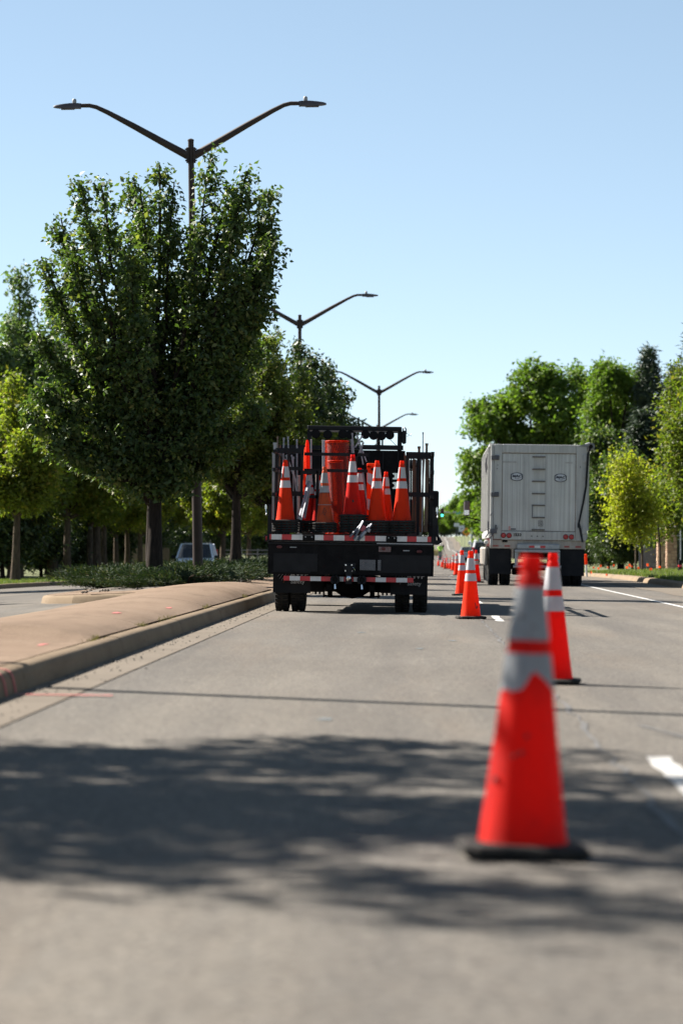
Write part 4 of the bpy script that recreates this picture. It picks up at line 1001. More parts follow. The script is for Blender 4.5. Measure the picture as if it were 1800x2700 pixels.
for sx in (-1,1):
    mr = MB().box(sx*1.22,7.2,1.75,.16,.05,.36,None,.03).obj('mirror', BLACKM, cab); MB().bar((sx*1.0,7.2,1.85),(sx*1.2,7.2,1.85),.03).obj('mirror_arm', BLACKM, mr)

# ---- the load: every piece a thing of its own
def tp(u, v, D):
    return Vector(((680+u*.3061-1100)/7500*D, D, EYE+(1447-1100-.3061*v)/7500*D))
DECKZ = tp(780,1003,TD).z
def truck_stack(u, vb, D, n, desc, kind, dirty=False, sc=1.0, rz=0):
    """a nested stack; the top cone shows, below it only bases show"""
    p = tp(u, vb, D); zt = p.z-.036*sc; step = .037
    n = max(1, min(n, int((zt-DECKZ-.002)/step)))
    z0 = zt-(n)*step
    for k in range(n+1):
        top = k == n
        lab = desc if top else 'nested cone, %s black base down under the ' % ['first','second','third','fourth','fifth','sixth','seventh'][n-1-k]+desc
        words = lab.split()
        if len(words) > 16: lab = ' '.join(words[:16])
        cone((p.x+(0 if top else .004*((k*7)%3-1)), p.y+(0 if top else .006*((k*5)%3-1)), zt-(n-k)*step), lab, kind, dirty, rz+(0 if top else R(((k*37)%7-3)*.8)), sc, 'traffic cones stacked on the truck', bands=top)
truck_stack(236, 886, 41.45, 4, 'leftmost cone stack on the truck', 'o', rz=R(3))
truck_stack(574, 908, 41.5, 3, 'weathered cone with diamond mark on the truck', 'w', True, .93)
truck_stack(815, 840, 41.55, 6, 'tallest cone stack on the truck', 'r', rz=R(2))
truck_stack(876, 846, 42.3, 5, 'cone half hidden behind the tallest on the truck', 'r', sc=.80)
truck_stack(1025, 892, 41.5, 4, 'cone beside the orange panel on the truck', 'o', rz=R(-3))
truck_stack(1102, 894, 42.1, 4, 'shortest orange cone on the truck', 'o', sc=.83)
truck_stack(1238, 893, 41.5, 4, 'rightmost cone stack on the truck', 'o', rz=R(4))
truck_stack(520, 908, 42.2, 3, 'dark red cone half hidden left of the weathered one on the truck', 'r', sc=.8)
truck_stack(440, 905, 42.3, 3, 'slim red cone behind the leaning aluminium legs on the truck', 'r', sc=.9)
# printed marks on cones: a black diamond, rings and a smudge
def on_cone(u, v, D, b, mat, parent=None): pass
dm = bpy.data.objects
wc = [o for o in COL.objects if o.name.startswith('traffic_cone') and o.get('label') == 'weathered cone with diamond mark on the truck'][0]
def cone_mark(parent, pts, w, mat, name):
    """a line of (angle from camera side, height) points drawn on the cone's skin"""
    mb = MB()
    P3 = []
    for (a, z) in pts:
        r = cone_r(z)+.002; P3.append((r*math.sin(a), -r*math.cos(a), z))
    for a, b in zip(P3, P3[1:]): mb.tube([a,b], w, 5)
    o = mb.obj(name, mat, parent); return o
def ringpts(z): return [(t, z) for t in np.linspace(-1.5,1.5,16)]
cone_mark(wc, [(0,.27),(.28,.21),(0,.15),(-.28,.21),(0,.27)], .0035, INK, 'printed_diamond')
cone_mark(wc, [(.10,.225),(-.05,.225),(-.08,.20),(.05,.19),(.08,.205)], .003, INK, 'printed_letter')
cone_mark(wc, ringpts(.50), .004, INK, 'moulded_ring'); cone_mark(wc, ringpts(.315), .004, PALEG, 'moulded_ring')
tc = [o for o in COL.objects if o.get('label') == 'tallest cone stack on the truck'][0]
cone_mark(tc, [(-.05,.235),(.1,.24),(-.02,.25),(.12,.225),(-.04,.22)], .008, INK, 'smudge')
bc = [o for o in COL.objects if o.get('label') == 'bright orange cone right of the truck, black scrawl on its foot'][0]
cone_mark(bc, [(.38,.22),(.42,.15),(.52,.14),(.56,.18),(.60,.15),(.68,.17)], .004, INK, 'scrawl')
fc = [o for o in COL.objects if 'nearest the camera with a torn' in str(o.get('label'))][0]
fc.rotation_euler = (0, R(1.9), R(4)); fc.location.z += .004
for (a, z, w_) in ((-1.0,.225,.012),(-.25,.31,.010),(-.1,.36,.008),(-.45,.30,.007),(.1,.69,.004),(-.55,.72,.006)):
    cone_mark(fc, [(a,z),(a+.03,z+.012),(a+.05,z+.004)], w_*.6, M('scuff', (.09,.02,.02), (.05,.02,.02), 30, .8), 'scuff')

# orange plastic net rolls
NETM = mat_plastic_thin('net_plastic', (.62,.035,.008), (.48,.022,.007), .3, .4, None, 7, (.9,.05,.007))
NET_SHADE = M('net_inner_shade', (.11,.008,.005), (.06,.005,.004), 26, .8)  # same plastic coloured dark for the shade inside the roll
def net_roll(loc, r, h, n, rows, label, tilt=(0,0,0), layers=2):
    mb = MB(); rd = random.Random(n)
    for L in range(layers):
        rr = r*(1-.10*L); nn = max(8,int(n*(1-.08*L))); rw = rows if L < 2 else rows
        hj = rd.uniform(-.012,.012)
        for j in range(rw):
            z0 = h*j/rw+hj; z1 = h*(j+1)/rw+hj; ph = j*.5
            for k in range(nn):
                a0 = 2*PI*(k+ph)/nn; am = a0+PI/nn; a1 = a0-PI/nn; w_ = .16/ nn*1.5; q = rr*rd.uniform(.975,1.02)
                for b in (am, a1):
                    p = [(q*math.cos(a0-w_),q*math.sin(a0-w_),z0),(q*math.cos(a0+w_),q*math.sin(a0+w_),z0),(q*math.cos(b+w_),q*math.sin(b+w_),z1),(q*math.cos(b-w_),q*math.sin(b-w_),z1)]
                    mb.add(p, [(0,1,2,3)])
    t = thing('net_roll', label, 'net roll', loc, 0, 'orange net rolls on the truck'); t.rotation_euler = tilt
    o = mb.obj('netting', NETM, t); o['kind'] = 'stuff'
    sp = [( (r*(.55+.45*k/60))*math.cos(k*.55), (r*(.55+.45*k/60))*math.sin(k*.55)) for k in range(61)]
    e = MB()
    for zz in (h, h-.006):
        e.tube([(x,y,zz) for x,y in sp], .006, 4)
    e.obj('rolled_edge', NETM, t)
    MB().lathe([(r*.80,.01),(r*.80,h-.03)],24,cap=False).obj('inner_layers', NET_SHADE, t, True)
def on_deck(u, D): p = tp(u, 1000, D); return (p.x, D, DECKZ+.004)
x,y,z = on_deck(680,43.6); net_roll((x,y,z), .190, tp(0,205,43.6).z-z, 34, 30, 'tall roll of bright orange plastic net standing in the truck bed')
x,y,z = on_deck(690,42.75); net_roll((x,y,z), .125, tp(0,375,42.75).z-z, 24, 24, 'shorter darker orange net roll leaning in front of the tall one', (0,R(-2.5),0))
# orange channelizer panels and tubes
ORP2 = mat_plastic_thin('panel_orange', (.66,.065,.009), (.56,.05,.008), .34, .5, ((.4,.08,.03),.6,.85), 8, (.9,.09,.008))
def tube_post(u, v0, v1, D, r, label, name='tube_marker', mat=CONE_O, top=True, cat='tube marker', lean=0):
    a = tp(u, v0, D); zb = max(DECKZ+.004, tp(u,v1,D).z); t = thing(name, label, cat, (a.x,D,zb), 0, 'posts and tubes carried on the truck')
    h = a.z-zb; t.rotation_euler = (0, lean, 0)
    MB().lathe([(r*1.3,0),(r*1.1,h*.3),(r,h*.8),(r*.7,h*.96),(r*.4,h)],14).obj('body', mat, t, True)
    MB().lathe([(r*1.8,0),(r*1.8,.02),(r*1.2,.03)],14).obj('foot', BASEB, t, True)
tube_post(437, 196, 990, 43.0, .036, 'tall bright orange tube marker left of the net rolls', lean=R(-1))
tube_post(398, 258, 990, 43.1, .034, 'lower orange tube marker left of the tall one', mat=ORP2, lean=R(1))
pnl = thing('channelizer_panel', 'upright orange and white panel with a handle hole behind the cone on the truck', 'barricade panel', on_deck(985,42.6))
zb = DECKZ+.004; f = .3061*42.6/7500
def pz(v): return tp(0,v,42.6).z-zb
def pxx(u): return (u-985)*f
pv = [(936,700),(936,430),(950,400),(1020,396),(1046,410),(1050,700)]
m_ = MB()
for (u0,u1,v0,v1) in ((936,972,420,470),(1000,1050,420,470)): m_.box((pxx(u0)+pxx(u1))/2,0,(pz(v0)+pz(v1))/2,pxx(u1)-pxx(u0),.05,pz(v0)-pz(v1))
m_.box((pxx(936)+pxx(1050))/2,0,(pz(396)+pz(437))/2,(1050-936)*f,.05,pz(396)-pz(437),None,.01); m_.box((pxx(972)+pxx(1000))/2,0,(pz(458)+pz(470))/2,28*f,.05,pz(458)-pz(470))
m_.box((pxx(936)+pxx(1050))/2,0,(pz(470)+pz(1000))/2,(1050-936)*f,.05,pz(470)-pz(1000))
m_.obj('board', ORP2, pnl)
for (va, vb_) in ((475,560),(700,790)):
    MB().prism([(pxx(940),pz(va)),(pxx(1046),pz(va+40)),(pxx(1046),pz(vb_+90)),(pxx(940),pz(vb_))], -.031, -.026).obj('white_stripe', COLL_W, pnl)
# striped vertical board, pale boards
def board(u0, u1, v0, v1, D, mat, label, name='board', lean=0, cat='board', th=.02, stripes=None):
    a = tp((u0+u1)/2, v1, D); zb_ = max(DECKZ+.004, a.z); h = tp(0,v0,D).z-zb_; w_ = (u1-u0)*.3061*D/7500
    t = thing(name, label, cat, (a.x,D,zb_), 0, 'boards carried on the truck'); t.rotation_euler = (0,lean,0)
    MB().box(0,0,h/2,w_,th,h,None,.004).obj('plank', mat, t)
    if stripes:
        for k in range(stripes): MB().box(0,-th/2-.003,h*(k*2+1)/(2*stripes),w_*.98,.003,h/(2*stripes)).obj('red_band', REDT, t)
    return t
board(522, 556, 450, 1000, 42.1, COLL_W, 'red and white striped upright board left of the weathered cone', 'striped_board', R(3.2), stripes=4)
board(496, 522, 462, 640, 43.4, M('pale_board', (.55,.50,.47), (.45,.4,.37), 5, .6), 'pale pinkish board end standing behind the dark rack post', lean=0)
board(345, 380, 500, 1000, 43.2, M('grey_board', (.34,.33,.32), (.2,.2,.19), 5, .6), 'grey board standing between the left rack and the tubes', lean=0)
board(552, 576, 196, 1000, 42.6, M('pale_post', (.42,.40,.43), (.33,.32,.35), 5, .5), 'pale upright post pressed against the tall net roll', 'sign_post', cat='post')
board(452, 466, 190, 1000, 43.4, M('grey_post', (.25,.24,.26), (.18,.17,.19), 5, .5), 'thin grey post right of the tall orange tube', 'sign_post', cat='post')
# bundled posts in the left and right racks
def rod(u0, v0, u1, v1, D, w_, mat, label, D1=None, name='sign_post', cat='post', grp='posts and legs carried on the truck'):
    a = tp(u0,v0,D); b = tp(u1,v1,D1 or D); b.z = max(b.z, DECKZ+.004)
    t = thing(name, label, cat, b, 0, grp); MB().bar(a-b, (0,0,0), w_, w_*.6).obj('shaft', mat, t)
    d = (a-b).normalized(); MB().bar(a-b-d*.02, a-b+d*.012, w_*1.15, w_*.8).obj('end_cap', mat, t)
L_ = [(168,172,176,990,.034,WOODP,'pale wooden stake tip at the left of the truck rack'),(222,182,200,990,.036,ALU,'silver post top right of the pale stake in the left rack'),(258,172,285,990,.030,ALU,'bent silver post in the middle of the left rack'),(334,196,340,990,.036,ALU,'silver post at the right corner of the left rack'),(150,225,150,990,.062,STEELG,'wide grey channel post at the far left of the rack'),(190,250,165,990,.028,RUSTP,'rust brown stake low in the left rack'),(245,330,330,560,.04,STEELG,'grey plate leaning behind the leftmost cone'),(290,330,330,640,.03,ALU,'slanting silver bar behind the leftmost cone')]
for k, (a,b,c,d,w_,m1,lab) in enumerate(L_): rod(a,b,c,d,42.0+.13*k,w_,m1,lab)
R_ = [(1420,136,1412,990,.026,ALU,'tallest thin silver rod in the right rack'),(1452,232,1440,990,.058,WOODP,'thick weathered timber post in the right rack'),(1386,258,1400,990,.06,RUSTP,'rust brown post top in the right rack'),(1272,335,1280,990,.04,RUSTP,'orange brown post at the left of the right rack'),(1300,335,1305,990,.03,STEELG,'grey post second from the left in the right rack'),(1338,340,1330,990,.042,RUSTP,'brown post in the middle of the right rack'),(1405,345,1385,990,.03,ALU,'pale bar slanting inside the right rack'),(1430,350,1400,880,.035,RUSTP,'brown bar slanting right inside the right rack'),(1462,330,1455,990,.03,WOODP,'narrow timber post at the outer edge of the right rack'),(1290,420,1310,990,.05,BLACKD,'black post behind the rightmost cone')]
for k, (a,b,c,d,w_,m1,lab) in enumerate(R_): rod(a,b,c,d,41.9+.13*k,w_,m1,lab)
for k, u in enumerate((1262,1284,1318,1352,1372,1396,1420,1446,1466)):
    rod(u, 318+(k*37)%60, u+((k*5)%9-4), 990, 43.3+.07*k, .045 if k%2 else .032, BLACKD if k%3 else RUSTP, 'dark steel post packed in the right rack of the truck', grp='dark posts packed in the right rack')
for k, u in enumerate((128,146,212,236,262,284,304)):
    rod(u, 310+(k*41)%70, u+((k*5)%9-4), 990, 43.4+.07*k, .045 if k%2 else .03, BLACKD if k%3 else STEELG, 'dark steel post packed in the left rack of the truck', grp='dark posts packed in the left rack')
# aluminium sign-stand legs: a bundle behind, one leaning left, one lying over the tail
Bn = [(812,142,830,400,'upright silver leg of the bundle above the tallest cone'),(850,155,935,385,'silver leg slanting right in the bundle above the cones'),(895,165,835,260,'short silver leg pointing right in the upper bundle'),(870,200,905,410,'silver leg in the middle of the upper bundle'),(905,225,860,330,'crossed silver leg at the right of the upper bundle'),(900,455,955,850,'long silver leg slanting down beside the orange panel'),(880,460,915,850,'second long silver leg beside the tallest cone'),(805,195,818,520,'flat silver leg behind the tallest cone')]
for k, (a,b,c,d,lab) in enumerate(Bn): rod(a,b,c,d,42.9+.12*k,.034 if k < 5 else .04,ALU,lab,name='stand_leg',cat='stand leg')
sst = thing('sign_stand', 'folded aluminium sign stand leaning left of the weathered cone', 'sign stand', tp(400,880,41.6))
def rel(u,v,D,o): return tp(u,v,D)-Vector(o.location)
for (a,b,c,d) in ((440,548,352,878),(455,560,375,875),(448,600,400,870)): MB().bar(rel(a,b,41.6+.03*(a%7),sst), rel(c,d,41.5,sst), .03, .018).obj('leg', ALU, sst)
MB().bar(rel(345,865,41.48,sst), rel(378,880,41.48,sst), .03).obj('foot_bracket', STEELG, sst)
ALU_SHADE = M('shaded_aluminium', (.13,.14,.17), (.08,.09,.11), 9, .5, .3)  # darker copy of the aluminium, shade put into its colour
ss2 = thing('sign_stand', 'folded silver sign stand hanging over the tail of the truck bed', 'sign stand', tp(880,1000,40.9))
for (a,b,c,d,w_) in ((905,895,825,1050,.034),(978,920,865,1062,.038),(890,920,790,1030,.026),(960,930,845,1060,.02)): MB().bar(rel(a,b,41.0,ss2), rel(c,d,40.9,ss2), w_, .02).obj('leg', ALU_SHADE, ss2)
MB().box(*rel(905,960,40.97,ss2), .07,.03,.09,(0,R(30),0),.01).obj('red_clamp', M('red_clamp', (.35,.06,.08), (.25,.05,.06), 9, .5), ss2)
MB().tube([rel(925,985,40.95,ss2), rel(885,1035,40.92,ss2)], .022, 8).obj('spring', STEELG, ss2, True)
MB().box(*rel(955,975,40.95,ss2), .04,.03,.05,(0,R(25),0)).obj('hinge', PALEG, ss2); MB().box(*rel(842,1050,40.88,ss2), .05,.04,.03,(0,R(-30),0)).obj('foot_bracket', STEELG, ss2)

# ------------------------------------------------------------------ the silver dump trailer
RD = 74.0
RX = (1415-1100)/7500*RD
trl = thing('dump_trailer', 'silver aluminium dump trailer with a closed tailgate, pulled away in the right lane', 'trailer', (RX,RD,zroad(RX,RD)))
trl.rotation_euler = (0, R(.75), R(-.25))
def ru(u): return (u-806)*.002391
def rz_(v): return (1732-v)*.002391
def rbox(name, u0,u1,v0,v1,y0,y1,mat,parent=trl,ch=0):
    return MB().box((ru(u0)+ru(u1))/2,(y0+y1)/2,(rz_(v0)+rz_(v1))/2,ru(u1)-ru(u0),y1-y0,rz_(v0)-rz_(v1),None,ch).obj(name,mat,parent)
ALUF = mat_alu('trailer_frame', (.34,.34,.335), (.45,.45,.44), (7,7,.4), .5, .2)
ALUP = mat_alu('trailer_panel', (.33,.335,.335), (.50,.505,.50), (11,11,.10), .38, .35)
ALUD = mat_alu('trailer_chassis', (.28,.25,.22), (.42,.38,.34), (4,4,1), .6, .1)
DARKG = M('dark_bracket', (.10,.10,.115), (.06,.06,.07), 9, .5, .3)
LEN = 9.6
tg = bpy.data.objects.new('tailgate', None); COL.objects.link(tg); tg.parent = trl
rbox('frame_post', 322, 408, 196, 1228, 0, .10, ALUF, tg, .012); rbox('frame_post', 1212, 1330, 196, 1240, 0, .10, ALUF, tg, .012)
rbox('frame_top', 408.5, 1211.5, 196, 290, 0, .10, ALUF, tg, .012); rbox('frame_sill', 408.5, 1211.5, 1142, 1236, -.004, .10, ALUF, tg, .012)
for (u0,u1,v0,v1) in ((409,415,291,1141),(1205,1211,291,1141),(415.5,1204.5,291,297),(415.5,1204.5,1135,1141)): rbox('gate_seal', u0,u1,v0,v1,.028,.036,M('brown_seal', (.16,.12,.095), (.11,.085,.07), 9, .7), tg)
NP = 14
for k in range(NP):      # extruded vertical planks of the gate
    a = 409+(1211-409)*k/NP; b = 409+(1211-409)*(k+1)/NP
    rbox('gate_plank', a+.5, b-.5, 290.5, 1141.5, (.042 if k%3 else .038), .07, ALUP, tg)
rbox('corner_post', 286, 316, 196, 1300, .005, .12, ALUF, tg, .01)
rbox('gap_light_strip', 315, 323, 200, 1140, .06, .1, M('painted_gap_light', (.75,.76,.78), (.68,.69,.7), 9, .4), tg)  # solid strip painted bright for the light in the gap
for v in (330,465,597,730,858,990,1122):
    rung = MB().tube([(ru(742),.03,rz_(v)),(ru(742),-.035,rz_(v)),(ru(872),-.035,rz_(v)),(ru(872),.03,rz_(v))], .019, 7).obj('rung', M('rung_shaded_metal', (.17,.155,.14), (.11,.10,.09), 9, .6, .2), tg, True)  # rungs coloured darker to carry their brownish shadow lines
for (v0,v1) in ((330,465),(465,597)):
    rbox('ladder_plate', 752, 862, v0+8, v1-8, .028, .034, ALUF, tg)
for (u, v0, v1) in ((742,858,990),): MB().tube([(ru(u),-.035,rz_(v0)),(ru(u),-.035,rz_(v1))], .012, 6).obj('ladder_rail', DARKG, tg)
vent = rbox('vent_plate', 803, 862, 1018, 1088, .026, .034, ALUF, tg)
for k in range(6): rbox('louvre', 806, 859, 1024+k*11, 1028+k*11, .020, .026, DARKG, vent)
for (u0,u1,v0,v1) in ((415,560,380,398),(1090,1170,383,398)): rbox('scuff_patch', u0,u1,v0,v1,.030,.034,M('pale_scuff', (.33,.32,.31), (.40,.39,.38), 7, .6, .3),tg)
BADGE = M('badge_grey', (.50,.52,.56), (.44,.46,.50), 9, .5, .0); BADB = M('badge_blue', (.012,.02,.042), (.01,.016,.034), 9, .5)
for (u, v) in ((569,549),(1043,556)):
    w_, h_ = 66*.002391, 47*.002391
    def hexa(s): return [(-w_*s,-h_*s*.5),(-w_*s,h_*s*.5),(-w_*.62*s,h_*s*.85),(0,h_*s),(w_*.62*s,h_*s*.85),(w_*s,h_*s*.5),(w_*s,-h_*s*.5),(w_*.62*s,-h_*s*.85),(0,-h_*s),(-w_*.62*s,-h_*s*.85)]
    e = MB().prism(hexa(1), .020, .032).obj('emblem', BADB, tg, False, (ru(u),0,rz_(v)))
    MB().prism(hexa(.84), .014, .0195).obj('emblem_face', BADGE, e)
    text('MAC', .092, BADB, e, (0,.012,.014), name='letters', sx=1.2, off=.005, shear=.1)
    text('Trailer', .048, BADB, e, (.01,.012,-.052), name='script_letters', sx=1.15, shear=.35)
def disc(u, v, r, y, mat, name, parent=tg): return MB().lathe([(r*.001,y-.02),(r*.8,y-.018),(r,y-.006),(r,y+.03)],20,(ru(u),0,rz_(v)),axis='Y').obj(name, mat, parent, True)
for (u, v) in ((431,1188),(493,1189),(1106,1196),(1168,1197)):
    l = disc(u, v, 26*.002391, -.005, REDL, 'tail_light'); MB().lathe([(.064,-.012),(.070,-.012),(.070,.0),(.064,.0)],20,(ru(u),0,rz_(v)),axis='Y').obj('grommet', BLACKD, l, True)
text('1533', .105, BLACKD, tg, (ru(580),-.010,rz_(1182)), name='fleet_number', sx=1.05, off=.003)
for u in (738,799,860): disc(u, 1193, .014, -.004, BLACKD, 'dark_hole_disc')  # three holes, their darkness drawn as black discs
for (u0,u1,v0,v1) in ((485,510,1092,1098),(485,500,1104,1110),(485,512,1116,1124)): rbox('decal_line', u0,u1,v0,v1,.030,.034,REDT,tg)
rbox('decal_line', 510,565,1112,1124,.030,.034,BADB,tg)
for (u0,u1,v) in ((286,378,345),(286,378,745),(280,360,1145)):
    hg = rbox('hinge', u0,u1,v-26,v+24,-.05,-.002,DARKG,tg,.012); rbox('hinge_pin', u1-8,u1+6,v-30,v+26,-.03,0,ALUF,hg)
for (v0,v1) in ((300,388),(470,556),(1085,1165)): rbox('latch_plate', 1280,1336,v0,v1,-.03,-.002,ALUF,tg,.01)
for (u, v) in ((360,425),(1255,435),(355,465)): disc(u, v, .012, -.004, BLACKD, 'bolt_hole')
# body sides with posts, floor, interior
bodyt = MB()
for u in (286,1330):
    x = ru(u); sg = -1 if u < 500 else 1
    bodyt.box(x-sg*.03, .12+LEN/2, (rz_(200)+rz_(1140))/2, .05, LEN, rz_(200)-rz_(1140))
    bodyt.box(x-sg*.02, .12+LEN/2, rz_(205), .10, LEN, .10); bodyt.box(x-sg*.02, .12+LEN/2, rz_(1180), .10, LEN, .16)
bodyt.box(ru(808), .12+LEN/2, rz_(1140), 2.4, LEN, .08); bodyt.box(ru(808), .12+LEN, (rz_(200)+rz_(1140))/2, 2.4, .08, rz_(200)-rz_(1140))
bodyt.obj('box_body', ALUF, trl)
for k in range(16):
    y = .3+k*.62
    for u, sg in ((286,-1),(1330,1)): MB().box(ru(u)+sg*.035, y, (rz_(215)+rz_(1130))/2, .07, .09, rz_(225)-rz_(1130)).obj('side_post', ALUF, trl)
for (y, v0, v1) in ((.5,300,470),(1.2,330,515),(2.2,320,480)): MB().tube([(ru(286)-.08,y,rz_(v0)),(ru(286)-.10,y,rz_((v0+v1)/2)),(ru(286)-.08,y,rz_(v1))], .012, 5).obj('tarp_strap', DARKG, trl)
# roll tarp and its arm
tarp = bpy.data.objects.new('roll_tarp', None); COL.objects.link(tarp); tarp.parent = trl
TARPM = M('tarp_cloth', (.25,.26,.27), (.15,.155,.16), 4, .7, 0, .3)
MB().tube([(ru(1368),-.06+LEN*k/12,rz_(205)+.012*((k*7)%3-1)) for k in range(13)], [.10]+[.115+.01*(k%2) for k in range(12)], 14).obj('rolled_cloth', TARPM, tarp, True)
MB().add([(ru(1240),-.02,rz_(203)),(ru(1345),-.03,rz_(172)),(ru(1345),LEN,rz_(172)),(ru(1240),LEN,rz_(203)),(ru(1240),-.02,rz_(212)),(ru(1345),-.03,rz_(215)),(ru(1345),LEN,rz_(215)),(ru(1240),LEN,rz_(212))], [(0,1,2,3),(0,1,5,4),(4,5,6,7)]).obj('loose_flap', TARPM, tarp)
MB().lathe([(.001,-.10),(.05,-.10),(.06,-.05),(.06,.0)],14,(ru(1362),-.06,rz_(212)),axis='Y').obj('crank_motor', BLACKD, tarp, True)
MB().tube([(ru(1352),-.12,rz_(235)),(ru(1335),-.10,rz_(300)),(ru(1318),-.10,rz_(640)),(ru(1290),-.10,rz_(820)),(ru(1243),-.10,rz_(1055))], [.035,.032,.03,.028,.026], 9).obj('tarp_arm', BLACKM, tarp, True)
MB().tube([(ru(1243),-.10,rz_(1050)),(ru(1262),-.10,rz_(1120)),(ru(1288),-.10,rz_(1252))], [.035,.03,.026], 8).obj('spring_arm', BLACKM, tarp, True)
MB().box(ru(1243),-.10,rz_(1070),.06,.06,.12,None,.01).obj('pivot', BLACKM, tarp)
# latch gear on the left corner
lg = MB(); lg.tube([(ru(265),.02,rz_(1040)),(ru(268),.02,rz_(1170)),(ru(235),.02,rz_(1215))], .02, 6); lg.tube([(ru(350),-.04,rz_(1075)),(ru(335),-.05,rz_(1150)),(ru(278),-.05,rz_(1225))], .022, 6); lg.tube([(ru(300),-.03,rz_(945)),(ru(290),-.04,rz_(975))], .02, 6)
lg.box(ru(345),-.04,rz_(1130),.07,.06,.14,(0,R(20),0)); lg.obj('gate_latch', DARKG, trl)
MB().lathe([(.001,-.03),(.05,-.025),(.06,.02),(.05,.06)],14,(ru(248),.1,rz_(1265)),axis='Y').obj('air_canister', M('dusty_white', (.55,.54,.52), (.4,.39,.37), 9, .6), trl, True)
# chassis, bumper, tapes, flaps and wheels
ch_ = rbox('rear_beam', 286, 1322, 1238, 1330, .05, .30, ALUD, trl, .01)
for (u0,u1,c) in ((320,380,0),(382,443,1),(445,505,0),(1092,1148,0),(1150,1212,1),(1214,1275,0)): rbox('white_tape' if c else 'red_tape', u0,u1,1294,1312,.044,.048, M('dusty_white_tape', (.36,.33,.30), (.28,.26,.24), 9, .5) if c else M('dusty_red_tape', (.33,.06,.05), (.24,.06,.05), 9, .5), ch_)
for (u0,u1) in ((420,475),): rbox('dark_box', u0,u1,1232,1262,.02,.05,BLACKD,ch_)
bp = rbox('bumper_housing', 578, 1040, 1275, 1335, -.10, .04, STEELG, trl, .02)
for (u0,u1,c) in ((710,768,0),(768,830,1),(830,886,0)): rbox('white_tape' if c else 'red_tape', u0,u1,1297,1320,-.106,-.101, WHTT if c else REDT, bp)
rbox('bumper_plate', 556, 1046, 1338, 1372, -.12, .10, STEELG, bp, .015)
for u in (556,1010): rbox('bumper_leg', u, u+36, 1372, 1510, -.08, .0, STEELG, bp)
MB().tube([(ru(540),-.04,rz_(1524)),(ru(1060),-.04,rz_(1524))], .04, 12).obj('bumper_tube', STEELG, bp, True)
rbox('cross_member', 595, 1010, 1430, 1446, .25, .35, ALUD); rbox('cross_member', 600, 1010, 1478, 1490, .5, .6, ALUD); rbox('inner_housing', 600, 1008, 1375, 1425, .4, 1.0, BLACKD)
rbox('frame_rail', 575, 625, 1300, 1440, .3, 9.5, ALUD); rbox('frame_rail', 985, 1035, 1300, 1440, .3, 9.5, ALUD)
for (u0,u1,v1) in ((278,522,1608),(1055,1312,1620)): rbox('mud_flap', u0,u1,1336,v1,.10,.115,FLAP)
for y in (.95,2.25):
    for u in (335,465,1128,1248): wheel(trl, ru(u), y, .50, 1.17)
    MB().lathe([(.07,-1.0),(.08,-.4),(.11,-.2),(.11,.2),(.08,.4),(.07,1.0)],14,(0,y,.50),axis='X').obj('axle', BLACKD, trl, True)
MB().lathe([(.12,-.25),(.14,-.2),(.14,.2),(.12,.25)],12,(ru(640),.8,rz_(1560)),axis='X').obj('brake_chamber', BLACKD, trl, True)
for y in (1.6,4.2,6.4): MB().box(ru(255),y,rz_(1420),.12,.8,.5,None,.04).obj('side_tank', ALUD, trl)
tb = MB(); tb.tube([(ru(245),.2,rz_(1280)),(ru(240),.3,rz_(1500)),(ru(262),.3,rz_(1690))], .02, 6)
tb.obj('air_hose', ALUD, trl)
# tractor ahead
trac = bpy.data.objects.new('tractor_unit', None); COL.objects.link(trac); trac.parent = trl
tr_m = M('tractor_paint', (.10,.02,.02), (.08,.02,.02), 3, .3)
MB().box(0,LEN+3.3,1.9,2.2,2.0,2.4,None,.15).obj('cab_shell', tr_m, trac); MB().box(0,LEN+5.2,1.35,1.8,1.9,1.2,None,.15).obj('bonnet', tr_m, trac)
for y in (LEN+.6,LEN+1.9,LEN+5.4):
    for x in (-1.0,1.0): wheel(trac, x, y, .5, 1.17)
MX = ru(806)
for sx in (-1,1):
    p = Vector((sx*1.62, LEN+3.5, 2.02)) if sx > 0 else Vector((ru(165)*(RD+LEN+3.5)/RD*.992+.10, LEN+3.5, EYE+(1447-1120-.2423*905)/7500*(RD+LEN+3.5)))
    mr = MB().box(*p,.19,.08,.46,None,.05).obj('mirror', M('mirror_shell', (.13,.11,.11), (.09,.08,.08), 9, .4), trac, True)
    MB().box(p.x,p.y-.046,p.z-.13,.15,.006,.15,None,.003).obj('mirror_glass', CHROME, mr); MB().bar((p.x,p.y,p.z-.28),(sx*1.1,p.y+.2,p.z-.40),.035).obj('mirror_arm', BLACKD, mr)
    MB().bar((p.x,p.y,p.z-.20),(p.x,p.y,p.z-.30),.03).obj('mirror_arm', BLACKD, mr)

